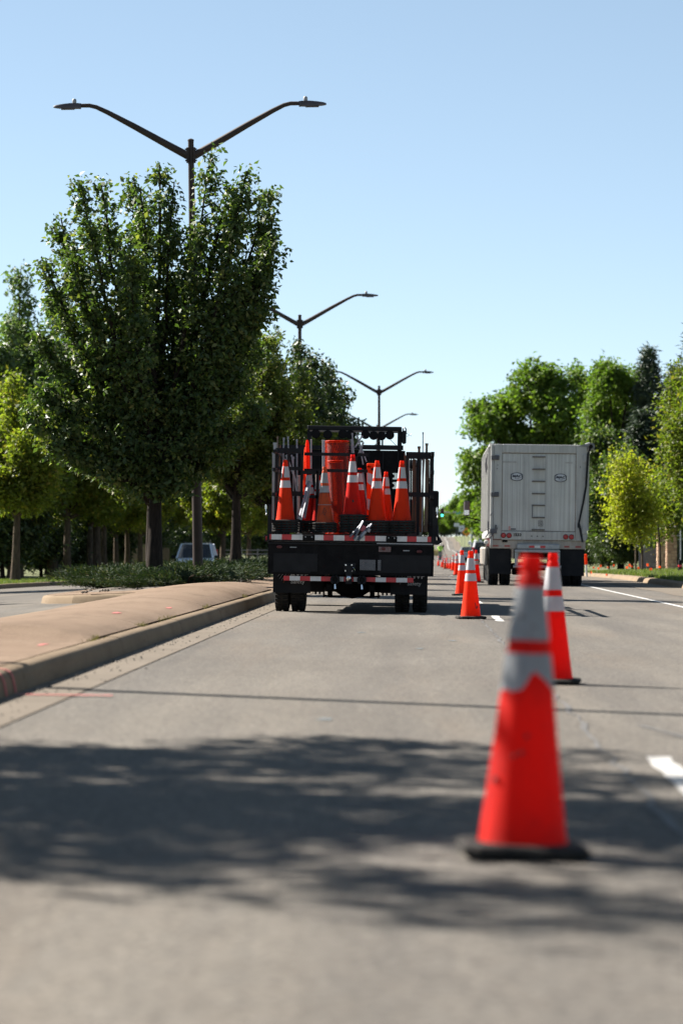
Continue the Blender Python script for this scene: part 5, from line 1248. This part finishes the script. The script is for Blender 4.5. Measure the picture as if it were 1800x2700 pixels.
# ------------------------------------------------------------------ cars
def car(name, label, loc, heading, paint, suv=True, H=1.72, Lc=4.6, Wc=1.86, cat='car'):
    """heading = rotation about z; local front is +y"""
    t = thing(name, label, cat, loc, heading, 'cars on the road')
    hw = Wc/2; prof = [(-Lc/2,.42,.80),(-Lc/2+.06,.30,.98),(-Lc*.3,.22,1.02),(0,.22,1.0),(Lc*.2,.22,.99),(Lc*.36,.22,.93),(Lc*.46,.26,.83),(Lc/2,.40,.66)]
    mb = MB(); vs = []; n = 12
    for (y, zb, zt) in prof:
        e = .93 if abs(y) > Lc*.44 else 1
        for (fx, fz) in ((-.90,0),(-1,.18),(-1,.62),(-.965,.86),(-.86,1),(-.4,1.03),(.4,1.03),(.86,1),(.965,.86),(1,.62),(1,.18),(.90,0)): vs.append((fx*hw*e, y, zb+(zt-zb)*fz))
    fs = [(i*n+k, i*n+(k+1)%n, (i+1)*n+(k+1)%n, (i+1)*n+k) for i in range(len(prof)-1) for k in range(n)]+[tuple(range(n)), tuple(range(len(prof)*n-1,(len(prof)-1)*n-1,-1))]
    mb.add(vs, fs).obj('body', paint, t, True)
    yf, yr = Lc*.20, (-Lc*.48 if suv else -Lc*.40); yft, yrt = Lc*.03, (-Lc*.43 if suv else -Lc*.22); z0, z1 = .98, H-.05; wb, wt = hw*.93, hw*.74
    rf = MB(); rf.prism([(-wt,z1-.02),(-wt*.95,z1+.03),(-wt*.6,H),(wt*.6,H),(wt*.95,z1+.03),(wt,z1-.02)], yrt, yft); rf.obj('roof', paint, t, True)
    B = [(-wb,yf),(wb,yf),(wb,yr),(-wb,yr)]; T = [(-wt,yft),(wt,yft),(wt,yrt),(-wt,yrt)]
    for (b, c) in zip(B, T): MB().bar((b[0],b[1],z0),(c[0],c[1],z1),.075,.09).obj('pillar', paint, t)
    for sx in (-1,1): MB().bar((sx*wb,(yf+yr)/2-.1,z0),(sx*wt,(yft+yrt)/2-.1,z1),.06,.09).obj('pillar', paint, t)
    def pane(nm_, a, b, c, d): MB().quad(a,b,c,d).obj(nm_, GLASS, t)
    pane('windscreen', (-wb,yf,z0),(wb,yf,z0),(wt,yft,z1),(-wt,yft,z1)); pane('rear_window', (-wb,yr,z0),(wb,yr,z0),(wt,yrt,z1),(-wt,yrt,z1))
    for sx in (-1,1): pane('side_window', (sx*wb,yf,z0),(sx*wb,yr,z0),(sx*wt,yrt,z1),(sx*wt,yft,z1))
    inn = MB(); inn.box(0,-.3,.9,Wc*.8,Lc*.5,.2); 
    for sx in (-.4,.4): inn.box(sx,.1,1.15,.45,.14,.6,None,.05)
    inn.obj('seats', BLACKD, t)
    hl = M('headlamp_clear', (.62,.64,.66), (.5,.52,.54), 20, .15, .2)
    for sx in (-1,1):
        MB().box(sx*hw*.74,Lc/2-.07,.72,.34,.16,.17,(0,0,sx*R(-14)),.04).obj('headlight', hl, t)
        MB().box(sx*hw*.88,-Lc/2+.06,1.0 if not suv else 1.12,.16,.12,.26 if not suv else .62,(R(-8),0,0),.03).obj('taillight', REDL, t)
        m_ = MB().box(sx*(hw+.12),Lc*.17,1.06,.2,.1,.15,None,.04).obj('mirror', BLACKM if suv else paint, t); MB().bar((sx*hw*.9,Lc*.17,1.0),(sx*(hw+.08),Lc*.17,1.03),.04).obj('mirror_arm', BLACKM, m_)
        if suv: MB().tube([(sx*wt*.86,yft-.1,H-.01),(sx*wt*.86,yft-.25,H+.045),(sx*wt*.86,yrt+.25,H+.045),(sx*wt*.86,yrt+.1,H-.01)], .018, 6).obj('roof_rail', BLACKM, t)
        for y in (Lc*.31,-Lc*.30): wheel(t, sx*(hw-.11), y, .34, .79)
    MB().box(0,Lc/2-.01,.63,Wc*.5,.05,.2,None,.02).obj('grille', BLACKD, t); MB().box(0,Lc/2-.02,.40,Wc*.86,.1,.18,None,.05).obj('front_bumper', BLACKD, t)
    MB().box(0,-Lc/2+.03,.50,Wc*.94,.16,.24,None,.05).obj('rear_bumper', BLACKD, t)
    pl = M('plate_white', (.5,.52,.55), (.42,.44,.46), 20, .5); MB().box(0,Lc/2+.04,.52,.31,.01,.15).obj('number_plate', pl, t); MB().box(0,-Lc/2-.02,.80,.31,.01,.15).obj('number_plate', pl, t)
    return t
PAINTW = M('white_paint', (.62,.64,.67), (.56,.58,.61), 2, .25); PAINTS = M('silver_paint', (.40,.42,.44), (.34,.36,.38), 2, .25, .5)
PAINTB = M('pale_blue_paint', (.66,.71,.78), (.60,.65,.72), 2, .25, .0)
p = px(508,1447,136); car('suv', 'pale silver oncoming car behind the junipers, crossed by the lamp post', (p.x,138,zopp(p.x,138)+.02), PI, PAINTB, cat='car')
car('suv', 'white car ahead of the trailer, seen from behind beside the cones', (4.45,187.3,zroad(4.45,187)+0), 0, PAINTW, H=1.80)
car('sedan', 'silver car farther ahead, its roof showing left of the white one', (4.3,232,zroad(4.3,232)), 0, PAINTS, suv=False, H=1.48)
car('sedan', 'small white car far beyond the signal on the right', (9.9,420,zroad(9,420)+.6), R(70), PAINTW, suv=False, H=1.45)

# ------------------------------------------------------------------ two workers
SKIN = M('skin', (.42,.25,.17), (.36,.21,.14), 9, .6); LIME = M('lime_vest', (.42,.80,.03), (.34,.68,.03), 6, .6); JEAN = M('work_trousers', (.06,.075,.10), (.045,.05,.07), 6, .8); HATW = M('hat_white', (.7,.7,.7), (.6,.6,.6), 6, .4); HATD = M('dark_hair', (.03,.025,.02), (.02,.02,.02), 9, .7)
def person(loc, rz, label, hat, arms):
    t = thing('person', label, 'person', loc, rz, 'workers in lime vests')
    J = {'pel':(0,0,.95),'wai':(0,0,1.12),'che':(0,.01,1.34),'nck':(0,.0,1.50),'hd':(0,-.02,1.60),'top':(0,-.02,1.74)}
    for s_, sx in (('l',-1),('r',1)):
        J.update({'hip'+s_:(sx*.10,0,.90),'kn'+s_:(sx*.12,-.03+.05*sx,.49),'an'+s_:(sx*.12,.02+.06*sx,.08),'to'+s_:(sx*.13,-.14+.06*sx,.04),'sh'+s_:(sx*.19,0,1.42),'el'+s_:arms[s_][0],'wr'+s_:arms[s_][1],'ha'+s_:arms[s_][2]})
    E = [('pel','wai'),('wai','che'),('che','nck'),('nck','hd'),('hd','top')]
    for s_ in 'lr': E += [('pel','hip'+s_),('hip'+s_,'kn'+s_),('kn'+s_,'an'+s_),('an'+s_,'to'+s_),('che','sh'+s_),('sh'+s_,'el'+s_),('el'+s_,'wr'+s_),('wr'+s_,'ha'+s_)]
    rad = {'pel':.15,'wai':.135,'che':.155,'nck':.06,'hd':.095,'top':.07,'hip':.10,'kn':.068,'an':.048,'to':.045,'sh':.075,'el':.05,'wr':.034,'ha':.042}
    ks = list(J); me = bpy.data.meshes.new('body'); me.from_pydata([J[k] for k in ks], [(ks.index(a),ks.index(b)) for a,b in E], [])
    o = bpy.data.objects.new('body', me); COL.objects.link(o); md = o.modifiers.new('s','SKIN'); 
    sk = me.skin_vertices[0].data if me.skin_vertices else None
    if sk is None: 
        bm = bmesh.new(); bm.from_mesh(me); bm.verts.layers.skin.verify(); bm.to_mesh(me); bm.free(); sk = me.skin_vertices[0].data
    for i, k in enumerate(ks):
        r = rad.get(k) or rad[k[:-1]]; sk[i].radius = (r,r); sk[i].use_root = k == 'pel'
    o.modifiers.new('sub','SUBSURF').levels = 2; o.modifiers['sub'].render_levels = 2
    bpy.context.view_layer.update(); dg = bpy.context.evaluated_depsgraph_get(); m2 = bpy.data.meshes.new_from_object(o.evaluated_get(dg)); bpy.data.objects.remove(o)
    m2.materials.clear()
    for m_ in (SKIN, LIME, JEAN, BLACKD): m2.materials.append(m_)
    for pl in m2.polygons:
        z = pl.center.z; x = abs(pl.center.x); pl.material_index = 3 if z < .12 else (2 if z < .97 and x < .26 and not (x > .2 and z > .7) else (1 if (.97 <= z < 1.49) and not (x > .27 and z < 1.2) else 0)); pl.use_smooth = True
    b = link('body', m2, t)
    if hat:
        MB().lathe([(.14,1.655),(.125,1.67),(.11,1.72),(.07,1.77),(.01,1.79)],16,(0,-.02,0)).obj('hard_hat', HATW, t, True)
    else: MB().lathe([(.10,1.62),(.108,1.68),(.09,1.74),(.04,1.775),(.005,1.78)],14,(0,.0,0)).obj('hair', HATD, t, True)
    fz = MB(); fz.box(0,-.118,1.615,.025,.03,.045,None,.008); fz.box(-.035,-.108,1.645,.02,.012,.012); fz.box(.035,-.108,1.645,.02,.012,.012); fz.box(0,-.110,1.565,.05,.01,.012); fz.obj('face', SKIN, t)
    for sx in (-1,1):
        hd = MB(); hb_ = Vector(arms['l' if sx < 0 else 'r'][2]); 
        for q in range(4): hd.tube([hb_+Vector((.0,-.025+.017*q,-.01)), hb_+Vector((sx*-.01,-.03+.018*q,-.06)), hb_+Vector((sx*-.025,-.03+.018*q,-.085+.006*abs(q-1.5)))], [.010,.009,.007], 5)
        hd.tube([hb_+Vector((0,-.03,.01)), hb_+Vector((sx*-.02,-.055,-.03))], [.011,.008], 5); hd.obj('fingers', SKIN, t)
    vb = MB()
    for z in (1.08,1.30): vb.lathe([(.172,z),(.174,z+.04)],18,cap=False)
    vb.obj('vest_band', WHTT, t, True)
p = px(1160,1477,300); person((p.x,300,zroad(p.x,300)), PI+.3, 'worker in lime shirt and white hard hat standing by the cones', True, {'l':((-.28,.03,1.15),(-.20,-.18,1.05),(-.15,-.25,1.05)),'r':((.27,.03,1.15),(.28,-.12,.95),(.28,-.18,.90))})
p = px(1139,1477,296); person((p.x,296,zroad(p.x,296)), PI-.8, 'worker in a lime vest half hidden by the truck edge', False, {'l':((-.27,.03,1.15),(-.27,-.05,.9),(-.27,-.07,.84)),'r':((.27,.03,1.15),(.2,-.2,1.05),(.14,-.26,1.05))})
# yellow-tan compressor cart between the workers
cart = thing('equipment_cart', 'small tan machine on wheels standing between the two workers', 'machine', (px(1149,1477,303).x,303,zroad(2,303)))
TAN = M('tan_paint', (.42,.34,.14), (.34,.27,.12), 6, .5)
MB().box(0,0,.75,.75,1.3,.6,None,.06).obj('housing', TAN, cart); MB().box(0,0,1.08,.55,.9,.08,None,.03).obj('lid', TAN, cart)
for x in (-.42,.42): wheel(cart, x, .1, .28, .65)
MB().tube([(0,-.6,.45),(0,-1.3,.35)], .03, 7).obj('drawbar', BLACKD, cart)
cp = MB(); 
# signal camera / tripod by the worker
tri = thing('tripod', 'dark tripod instrument beside the worker in lime', 'tripod', (px(1168,1477,298).x,298,zroad(2.7,298)))
for a in (0,2.1,4.2): MB().tube([(0,0,1.35),(.35*math.cos(a),.35*math.sin(a),0)], .02, 6).obj('leg', BLACKD, tri)
MB().box(0,0,1.5,.18,.2,.3,None,.04).obj('instrument', BLACKD, tri)

# ------------------------------------------------------------------ traffic signal, signs far down the road
ID = 385
sx0 = px(1243,1351,ID)
zg = gz(sx0.x,ID)
sig = thing('traffic_signal', 'traffic signal pole and mast arm with green lights over the far crossing', 'traffic signal', (sx0.x,ID,zg))
f = ID/7500
def sr(x, y): return Vector(((x-1243)*f, 0, EYE+(1447-y)*f-zg))
MB().tube([(0,0,-.2),sr(1242,1315)], [.17,.10], 12).obj('pole', STEELG, sig, True)
MB().tube([sr(1242,1352),sr(1200,1351),sr(1120,1350)], [.12,.10,.07], 10).obj('mast_arm', STEELG, sig, True)
GRN = mat_glow('green_light', (.05,.95,.55), 2.2); AMB = M('amber_lens', (.12,.04,.01), (.1,.03,.01), 9, .3); RDL = M('red_lens_off', (.16,.02,.015), (.12,.02,.015), 9, .3)
TEAL = M('street_sign_teal', (.03,.22,.20), (.05,.30,.27), 14, .5)
for (x, y) in ((1165,1352),(1244,1381)):
    c = sr(x,y); hd = MB().box(c.x,-.16,c.z,.48,.2,1.12,None,.04).obj('signal_head', M('signal_black', (.02,.018,.016), (.03,.026,.022), 9, .6), sig)
    for k, m_ in enumerate((RDL, AMB, GRN)):
        z = c.z+.35-.35*k; MB().lathe([(.001,-.30),(.10,-.295),(.14,-.27),(.14,-.24)],14,(c.x,0,z),axis='Y').obj('lens', m_, hd, True)
        MB().lathe([(.165,-.26),(.165,-.46)],12,(c.x,0,z),cap=False,axis='Y',a0=0,a1=PI).obj('visor', BLACKD, hd, True)
c = sr(1219,1352); MB().box(c.x,-.14,c.z,40*f*.9,.03,.40).obj('street_name_sign', TEAL, sig)
MB().box(c.x,-.157,c.z,40*f*.86,.004,.30).obj('sign_border', M('teal_face', (.05,.30,.28), (.16,.42,.40), 60, .5), sig)
def sign(x, y, D, w_, h_, mat, label, diamond=False, posts=1, cat='sign', lines=0):
    P_ = px(x,y,D); zg_ = gz(P_.x,D); t = thing('road_sign', label, cat, (P_.x,D,zg_), 0, 'far road signs'); z = P_.z-zg_
    if diamond: MB().box(0,0,z,w_,.02,w_,(0,PI/4,0)).obj('face', mat, t); MB().box(0,-.013,z,w_*.93,.004,w_*.93,(0,PI/4,0)).obj('border', M('orange_face', (.72,.30,.03), (.62,.24,.03), 6, .5), t)
    else: MB().box(0,0,z,w_,.02,h_).obj('face', mat, t)
    for k in range(lines): MB().box(0,-.018,z+(lines/2-.5-k)*.16,w_*.55*(1-.2*(k%2)),.004,.06).obj('legend_line', BLACKD, t)
    for k in range(posts): MB().bar(((k-(posts-1)/2)*.55,.02,-.1),((k-(posts-1)/2)*.55,.02,z),.05).obj('post', STEELG, t)
ORS = M('orange_sign', (.75,.27,.02), (.65,.22,.02), 6, .5); WHS = M('white_sign', (.62,.65,.68), (.52,.55,.58), 9, .5)
sign(1229,1403,420,1.0,1.0,ORS,'orange diamond warning sign on two posts past the crossing',True,2,lines=3)
sign(1203,1384,480,.9,.6,WHS,'upper white sign left of the orange diamond sign'); sign(1216,1394,450,.9,1.0,WHS,'lower white sign touching the orange diamond sign',lines=2)
sign(1252,1404,430,.35,.35,REDT,'small red light right of the signal pole, built as a red board')  # last one is a red light, built as an unlit red board

# ------------------------------------------------------------------ right verge: gate pillars, iron fence, flags, posts
GD = 126
def gp(x, y): return px(x,y,GD)
STONES = [M('stone_%d' % k, c, tuple(v*.75 for v in c), 9, .85, 0, .5) for k, c in enumerate([(.40,.25,.16),(.46,.30,.20),(.33,.20,.14),(.50,.35,.23)])]
CAPM = M('cap_stone', (.42,.36,.29), (.34,.29,.23), 6, .8)
def pillar(xc, wpx, ytop, ybase, D, label, lampg):
    P_ = px(xc,ybase,D); zg_ = gz(P_.x,D); w_ = wpx*D/7500; h_ = EYE+(1447-ytop)/7500*D-zg_
    t = thing('gate_pillar', label, 'pillar', (P_.x,D,zg_), 0, 'stone gate pillars'); rd = random.Random(int(xc))
    MB().box(0,0,h_/2,w_*.94,w_*.94,h_).obj('core', STONES[2], t)
    z = 0; k = 0
    while z < h_-.02:
        hh = min(rd.uniform(.10,.2), h_-z)
        for (ax, sg) in ((0,-1),(0,1),(1,-1)):
            x = -w_/2
            while x < w_/2-.02:
                ww = min(rd.uniform(.14,.36), w_/2-x); q = rd.uniform(0,.025)
                if ax == 1: MB().box(x+ww/2,-w_/2+.01-q,z+hh/2,ww-.012,.05,hh-.012,None,.01).obj('stone', STONES[rd.randrange(4)], t)
                elif sg < 0: MB().box(-w_/2+.01-q,x+ww/2,z+hh/2,.05,ww-.012,hh-.012,None,.01).obj('stone', STONES[rd.randrange(4)], t)
                x += ww
        z += hh
    MB().box(0,0,h_+.05,w_*1.28,w_*1.28,.10,None,.02).obj('cap', CAPM, t)
    MB().box(0,0,h_+.13,w_*.9,w_*.9,.07,None,.02).obj('cap_step', CAPM, t)
    return t, h_
OPAL = M('opal_globe', (.55,.53,.45), (.48,.46,.40), 9, .4)
def globe_lamp(t, h_, D, xc, ytop, label, s=1):
    P_ = t.location; g = thing('pillar_lantern', label, 'lantern', (P_.x,P_.y,P_.z+h_+.165), 0, 'lanterns on the gate pillars')
    MB().lathe([(.09*s,0),(.09*s,.03*s),(.03*s,.06*s),(.035*s,.16*s),(.08*s,.2*s)],14).obj('stem', CAPM, g, True)
    MB().lathe([(.08*s,.2*s),(.17*s,.28*s),(.19*s,.40*s),(.16*s,.50*s)],18).obj('globe', OPAL, g, True)
    MB().lathe([(.165*s,.50*s),(.15*s,.56*s),(.06*s,.62*s),(.02*s,.66*s)],18).obj('lantern_cap', CAPM, g, True)
t1, h1 = pillar(1767,26,1393,1490,GD,'stone gate pillar with an opal globe lantern, right one of two',1)
globe_lamp(t1, h1, GD, 1767, 1360, 'larger globe lantern on the right gate pillar')
t2, h2 = pillar(1744,28,1396,1489,GD+5,'left stone gate pillar behind the thin stake',1)
globe_lamp(t2, h2, GD+5, 1744, 1375, 'smaller lantern on the left gate pillar', .62)
IRON = M('iron_grey', (.11,.12,.14), (.08,.085,.10), 6, .5, .2)
fn = thing('iron_fence', 'grey iron picket fence right of the gate pillars', 'fence', (gp(1779,1490).x, GD, gz(gp(1779,1490).x,GD)))
for k in range(26): MB().box(.02+.105*k,0,.85,.022,.022,1.7).obj('picket', IRON, fn)
for z in (.2,1.35,1.52): MB().box(1.35,-.02,z,2.75,.03,.05).obj('rail', M('pale_iron', (.32,.34,.37), (.26,.28,.30), 6, .5, .2), fn)
gt = thing('metal_gate', 'dark blue grey metal gate leaf left of the stone pillars', 'gate', (px(1679,1490,GD+6).x, GD+6, gz(px(1679,1490,GD+6).x,GD+6)))
for k in range(9): MB().box(.08+.095*k,0,.55,.085,.03,1.05).obj('board', M('gate_blue', (.085,.10,.125), (.065,.075,.095), 6, .5), gt)
for z in (.15,.95): MB().box(.46,.03,z,.9,.03,.06).obj('rail', IRON, gt)
# concrete path to the gate
sheet('path', lambda y: [8.6+sh(y)+ (y-108)*.02, 9.6+sh(y)+(y-108)*.03], lambda x, y: gz(x,y)+.02, CONC, ys=[100,105,110,115,120,125,130,134])
ORFL = mat_plastic_thin('flag_vinyl', (.85,.10,.02), (.80,.08,.02), .4, .5, None, 7, (.9,.09,.008))
fl_wire = MB().tube([(0,0,-.05),(0,0,.42)], .006, 5).mesh('wire', STEELG); 
fb = MB(); fb.add([(0,0,.30),(.06,.01,.31),(.115,-.02,.28),(.12,-.02,.42),(.06,.012,.43),(0,0,.42),], [(0,1,4,5),(1,2,3,4)]); fl_flag = fb.mesh('flag', ORFL)
ZX = lambda u: 1520+u*.28926
ZY = lambda v: 900+v*.28926
for k, (u, v) in enumerate([(118,2035),(155,2010),(176,2020),(220,2020),(265,2010),(272,2040),(318,1985),(455,2030),(480,2000),(480,2025),(540,2045),(600,2010),(628,2030),(672,2065),(732,2040),(802,2005)]):
    D = 7500*.72/max(22,(ZY(v)+10-1447)) if v > 2015 else 134; D = min(D,140); X = (ZX(u)-1100)/7500*D
    t = thing('survey_flag', 'small orange survey flag on a wire in the right verge', 'flag', (X,D,gz(X,D)), k*1.7, 'orange survey flags on the right verge')
    link('wire', fl_wire, t); link('flag', fl_flag, t); s_ = .72; t.scale = (s_,s_,s_*(.8 if k%3 else 1.1)); t.rotation_euler = (R((k*13)%17-8), R((k*7)%15-7), (k*1.7)%1.2-.6+PI*(k%2))
mk = thing('marker_post', 'white utility marker post with an orange top right of the trailer', 'marker post', (px(1545,1490,112).x,112,gz(7,112)))
MB().lathe([(.045,-.05),(.045,.58)],12).obj('lower_tube', M('marker_white', (.55,.56,.52), (.45,.46,.43), 9, .5), mk, True); MB().lathe([(.055,.58),(.055,.98),(.03,1.0)],12).obj('orange_top', ORP2, mk, True)
mk.rotation_euler = (0,R(-3),0)
stk = thing('tree_stake', 'dark timber stake standing in the mulch by the young tree', 'stake', (px(1737,1496,111).x,111,gz(9.4,111)))
MB().tube([(0,0,-.1),(0,0,1.0),(-.09,0,1.85)], [.035,.033,.03], 8).obj('pole', BARKD, stk, True); MB().box(-.05,0,1.4,.09,.09,.04).obj('tie', BLACKD, stk)
hyd = thing('kerb_post', 'short dark post with a red band near the right edge of the picture', 'post', (px(1789,1503,103).x,103,gz(9.4,103)))
MB().lathe([(.09,-.05),(.09,.12),(.07,.14),(.07,.40),(.05,.43)],12).obj('post', BLACKD, hyd, True); MB().lathe([(.075,.18),(.075,.26)],12).obj('band', REDT, hyd, True)
MB().tube([(.02,0,.42),(.02,0,1.5)], .02, 7).obj('rod', STEELG, hyd)
lp = thing('garden_post', 'pale thin post in front of the iron fence', 'post', (px(1805,1492,115).x,115,gz(10.5,115)))
MB().tube([(0,0,-.1),(0,0,1.3)], .03, 8).obj('shaft', STEELG, lp, True); MB().lathe([(.05,1.3),(.05,1.36),(.02,1.4)],8).obj('cap', STEELG, lp)
for k, (x, y, rx, ry) in enumerate([(9.2,116,.9,1.3),(9.5,111,.8,1.2)]):
    n = 14; vs = [(x,y,gz(x,y)+.05)]+[(x+rx*math.cos(2*PI*i/n),y+ry*math.sin(2*PI*i/n),gz(x+rx*math.cos(2*PI*i/n),y+ry*math.sin(2*PI*i/n))+.012) for i in range(n)]
    tag(MB().add(vs,[(0,i+1,(i+1)%n+1) for i in range(n)]).obj('mulch_ring', DIRT, None, True), kind='structure')

# ------------------------------------------------------------------ left side: board fence, wall
def fence(x0, x1, D, h, label, mat, n):
    a = px(x0,1500,D); b = px(x1,1500,D); t = thing('board_fence', label, 'fence', (a.x,D,gz(a.x,D)), 0, 'timber fences behind the far verge'); L = b.x-a.x
    for k in range(n): MB().box(L*(k+.5)/n,.004*(k%3),h/2+.03*math.sin(k*2.3),L/n*.93,.022,h).obj('board', mat, t)
    for z in (.3,h-.3): MB().box(L/2,.04,z,L,.04,.09).obj('rail', WOODP, t)
FTAN = M('fence_tan', (.34,.25,.155), (.26,.19,.12), 5, .8, stretch=(5,5,.5))
fence(346, 392, 172, 1.75, 'tan timber board fence lit by sun behind the verge trunks', FTAN, 9)
fence(418, 446, 168, 1.55, 'short grey brown fence left of the oncoming car', WOODP, 6)
fence(145, 172, 140, 1.5, 'dark brown fence panel behind the forked trunk', WOODP, 6)
wl_ = thing('retaining_wall', 'sunlit tan wall with a white rail seen between the pear trunks', 'wall', (px(600,1480,190).x,190,gz(-12.5,190)))
MB().box(1.4,0,.55,3.6,.4,1.1,None,.03).obj('wall_body', SLAB, wl_); MB().box(1.4,-.02,1.15,3.7,.5,.1,None,.02).obj('coping', CAPM, wl_)
RAILG = M('rail_grey', (.20,.20,.20), (.14,.14,.14), 6, .6)
for z in (1.5,1.75): MB().box(1.4,0,z,3.6,.05,.06).obj('rail', RAILG, wl_)
for k in range(4): MB().box(-.2+1.1*k,0,1.5,.08,.08,.7).obj('rail_post', RAILG, wl_)

# grit and leaf litter swept along the gutter
def grit(rd):
    y = rd.uniform(14,60)**1.0; x = KL+.02+abs(rd.gauss(0,.16)); return x, y, zroad(x,y)+.010
mbg = MB(); rd = random.Random(77)
for _ in range(420):
    x, y, z = grit(rd); r = rd.uniform(.004,.016)
    mbg.add([(x+r*rd.uniform(.6,1.3),y,z),(x-r,y+r*.4,z),(x,y+r*1.5,z),(x,y-r,z),(x,y,z+r*.8)], [(0,2,4),(2,1,4),(1,3,4),(3,0,4)])
tag(mbg.obj('gutter_grit', M('grit', (.09,.075,.06), (.04,.035,.03), 20, .9)), 'dark grit and leaf litter swept along the median gutter', 'litter', kind='stuff')
for k, (x, y) in enumerate([(-.62,31.5),(.02,26.6),(.35,29.0),(-.5,15.5)]):
    n = 9; rr = random.Random(k); vs = [(x,y,zroad(x,y)+.004)]+[(x+.05*rr.uniform(.5,1.2)*math.cos(2*PI*i/n), y+.12*rr.uniform(.5,1.2)*math.sin(2*PI*i/n), zroad(x,y)+.004) for i in range(n)]
    MB().add(vs,[(0,i+1,(i+1)%n+1) for i in range(n)]).obj('paint_mark', M('blue_survey_paint', (.075,.10,.115), (.09,.095,.095), 20, .9), road)

WEED = mat_leaf('weed_blade', (.085,.075,.035), (.13,.11,.05), (.17,.14,.07), .8, .2, None, .05)
def wd_(r):
    c = [(30.2,.5),(36.0,.25),(27.5,.2),(23.4,.3),(44.0,.3)][int(r.integers(0,5))]; y = c[0]+r.normal(0,c[1]); x = KL-.178+r.normal(0,.012); return x, y, zmed(x,y)
blades(260, 9, wd_, WEED, 'weeds', 'dry weeds growing in the joint behind the median kerb', .01, .035, .005)
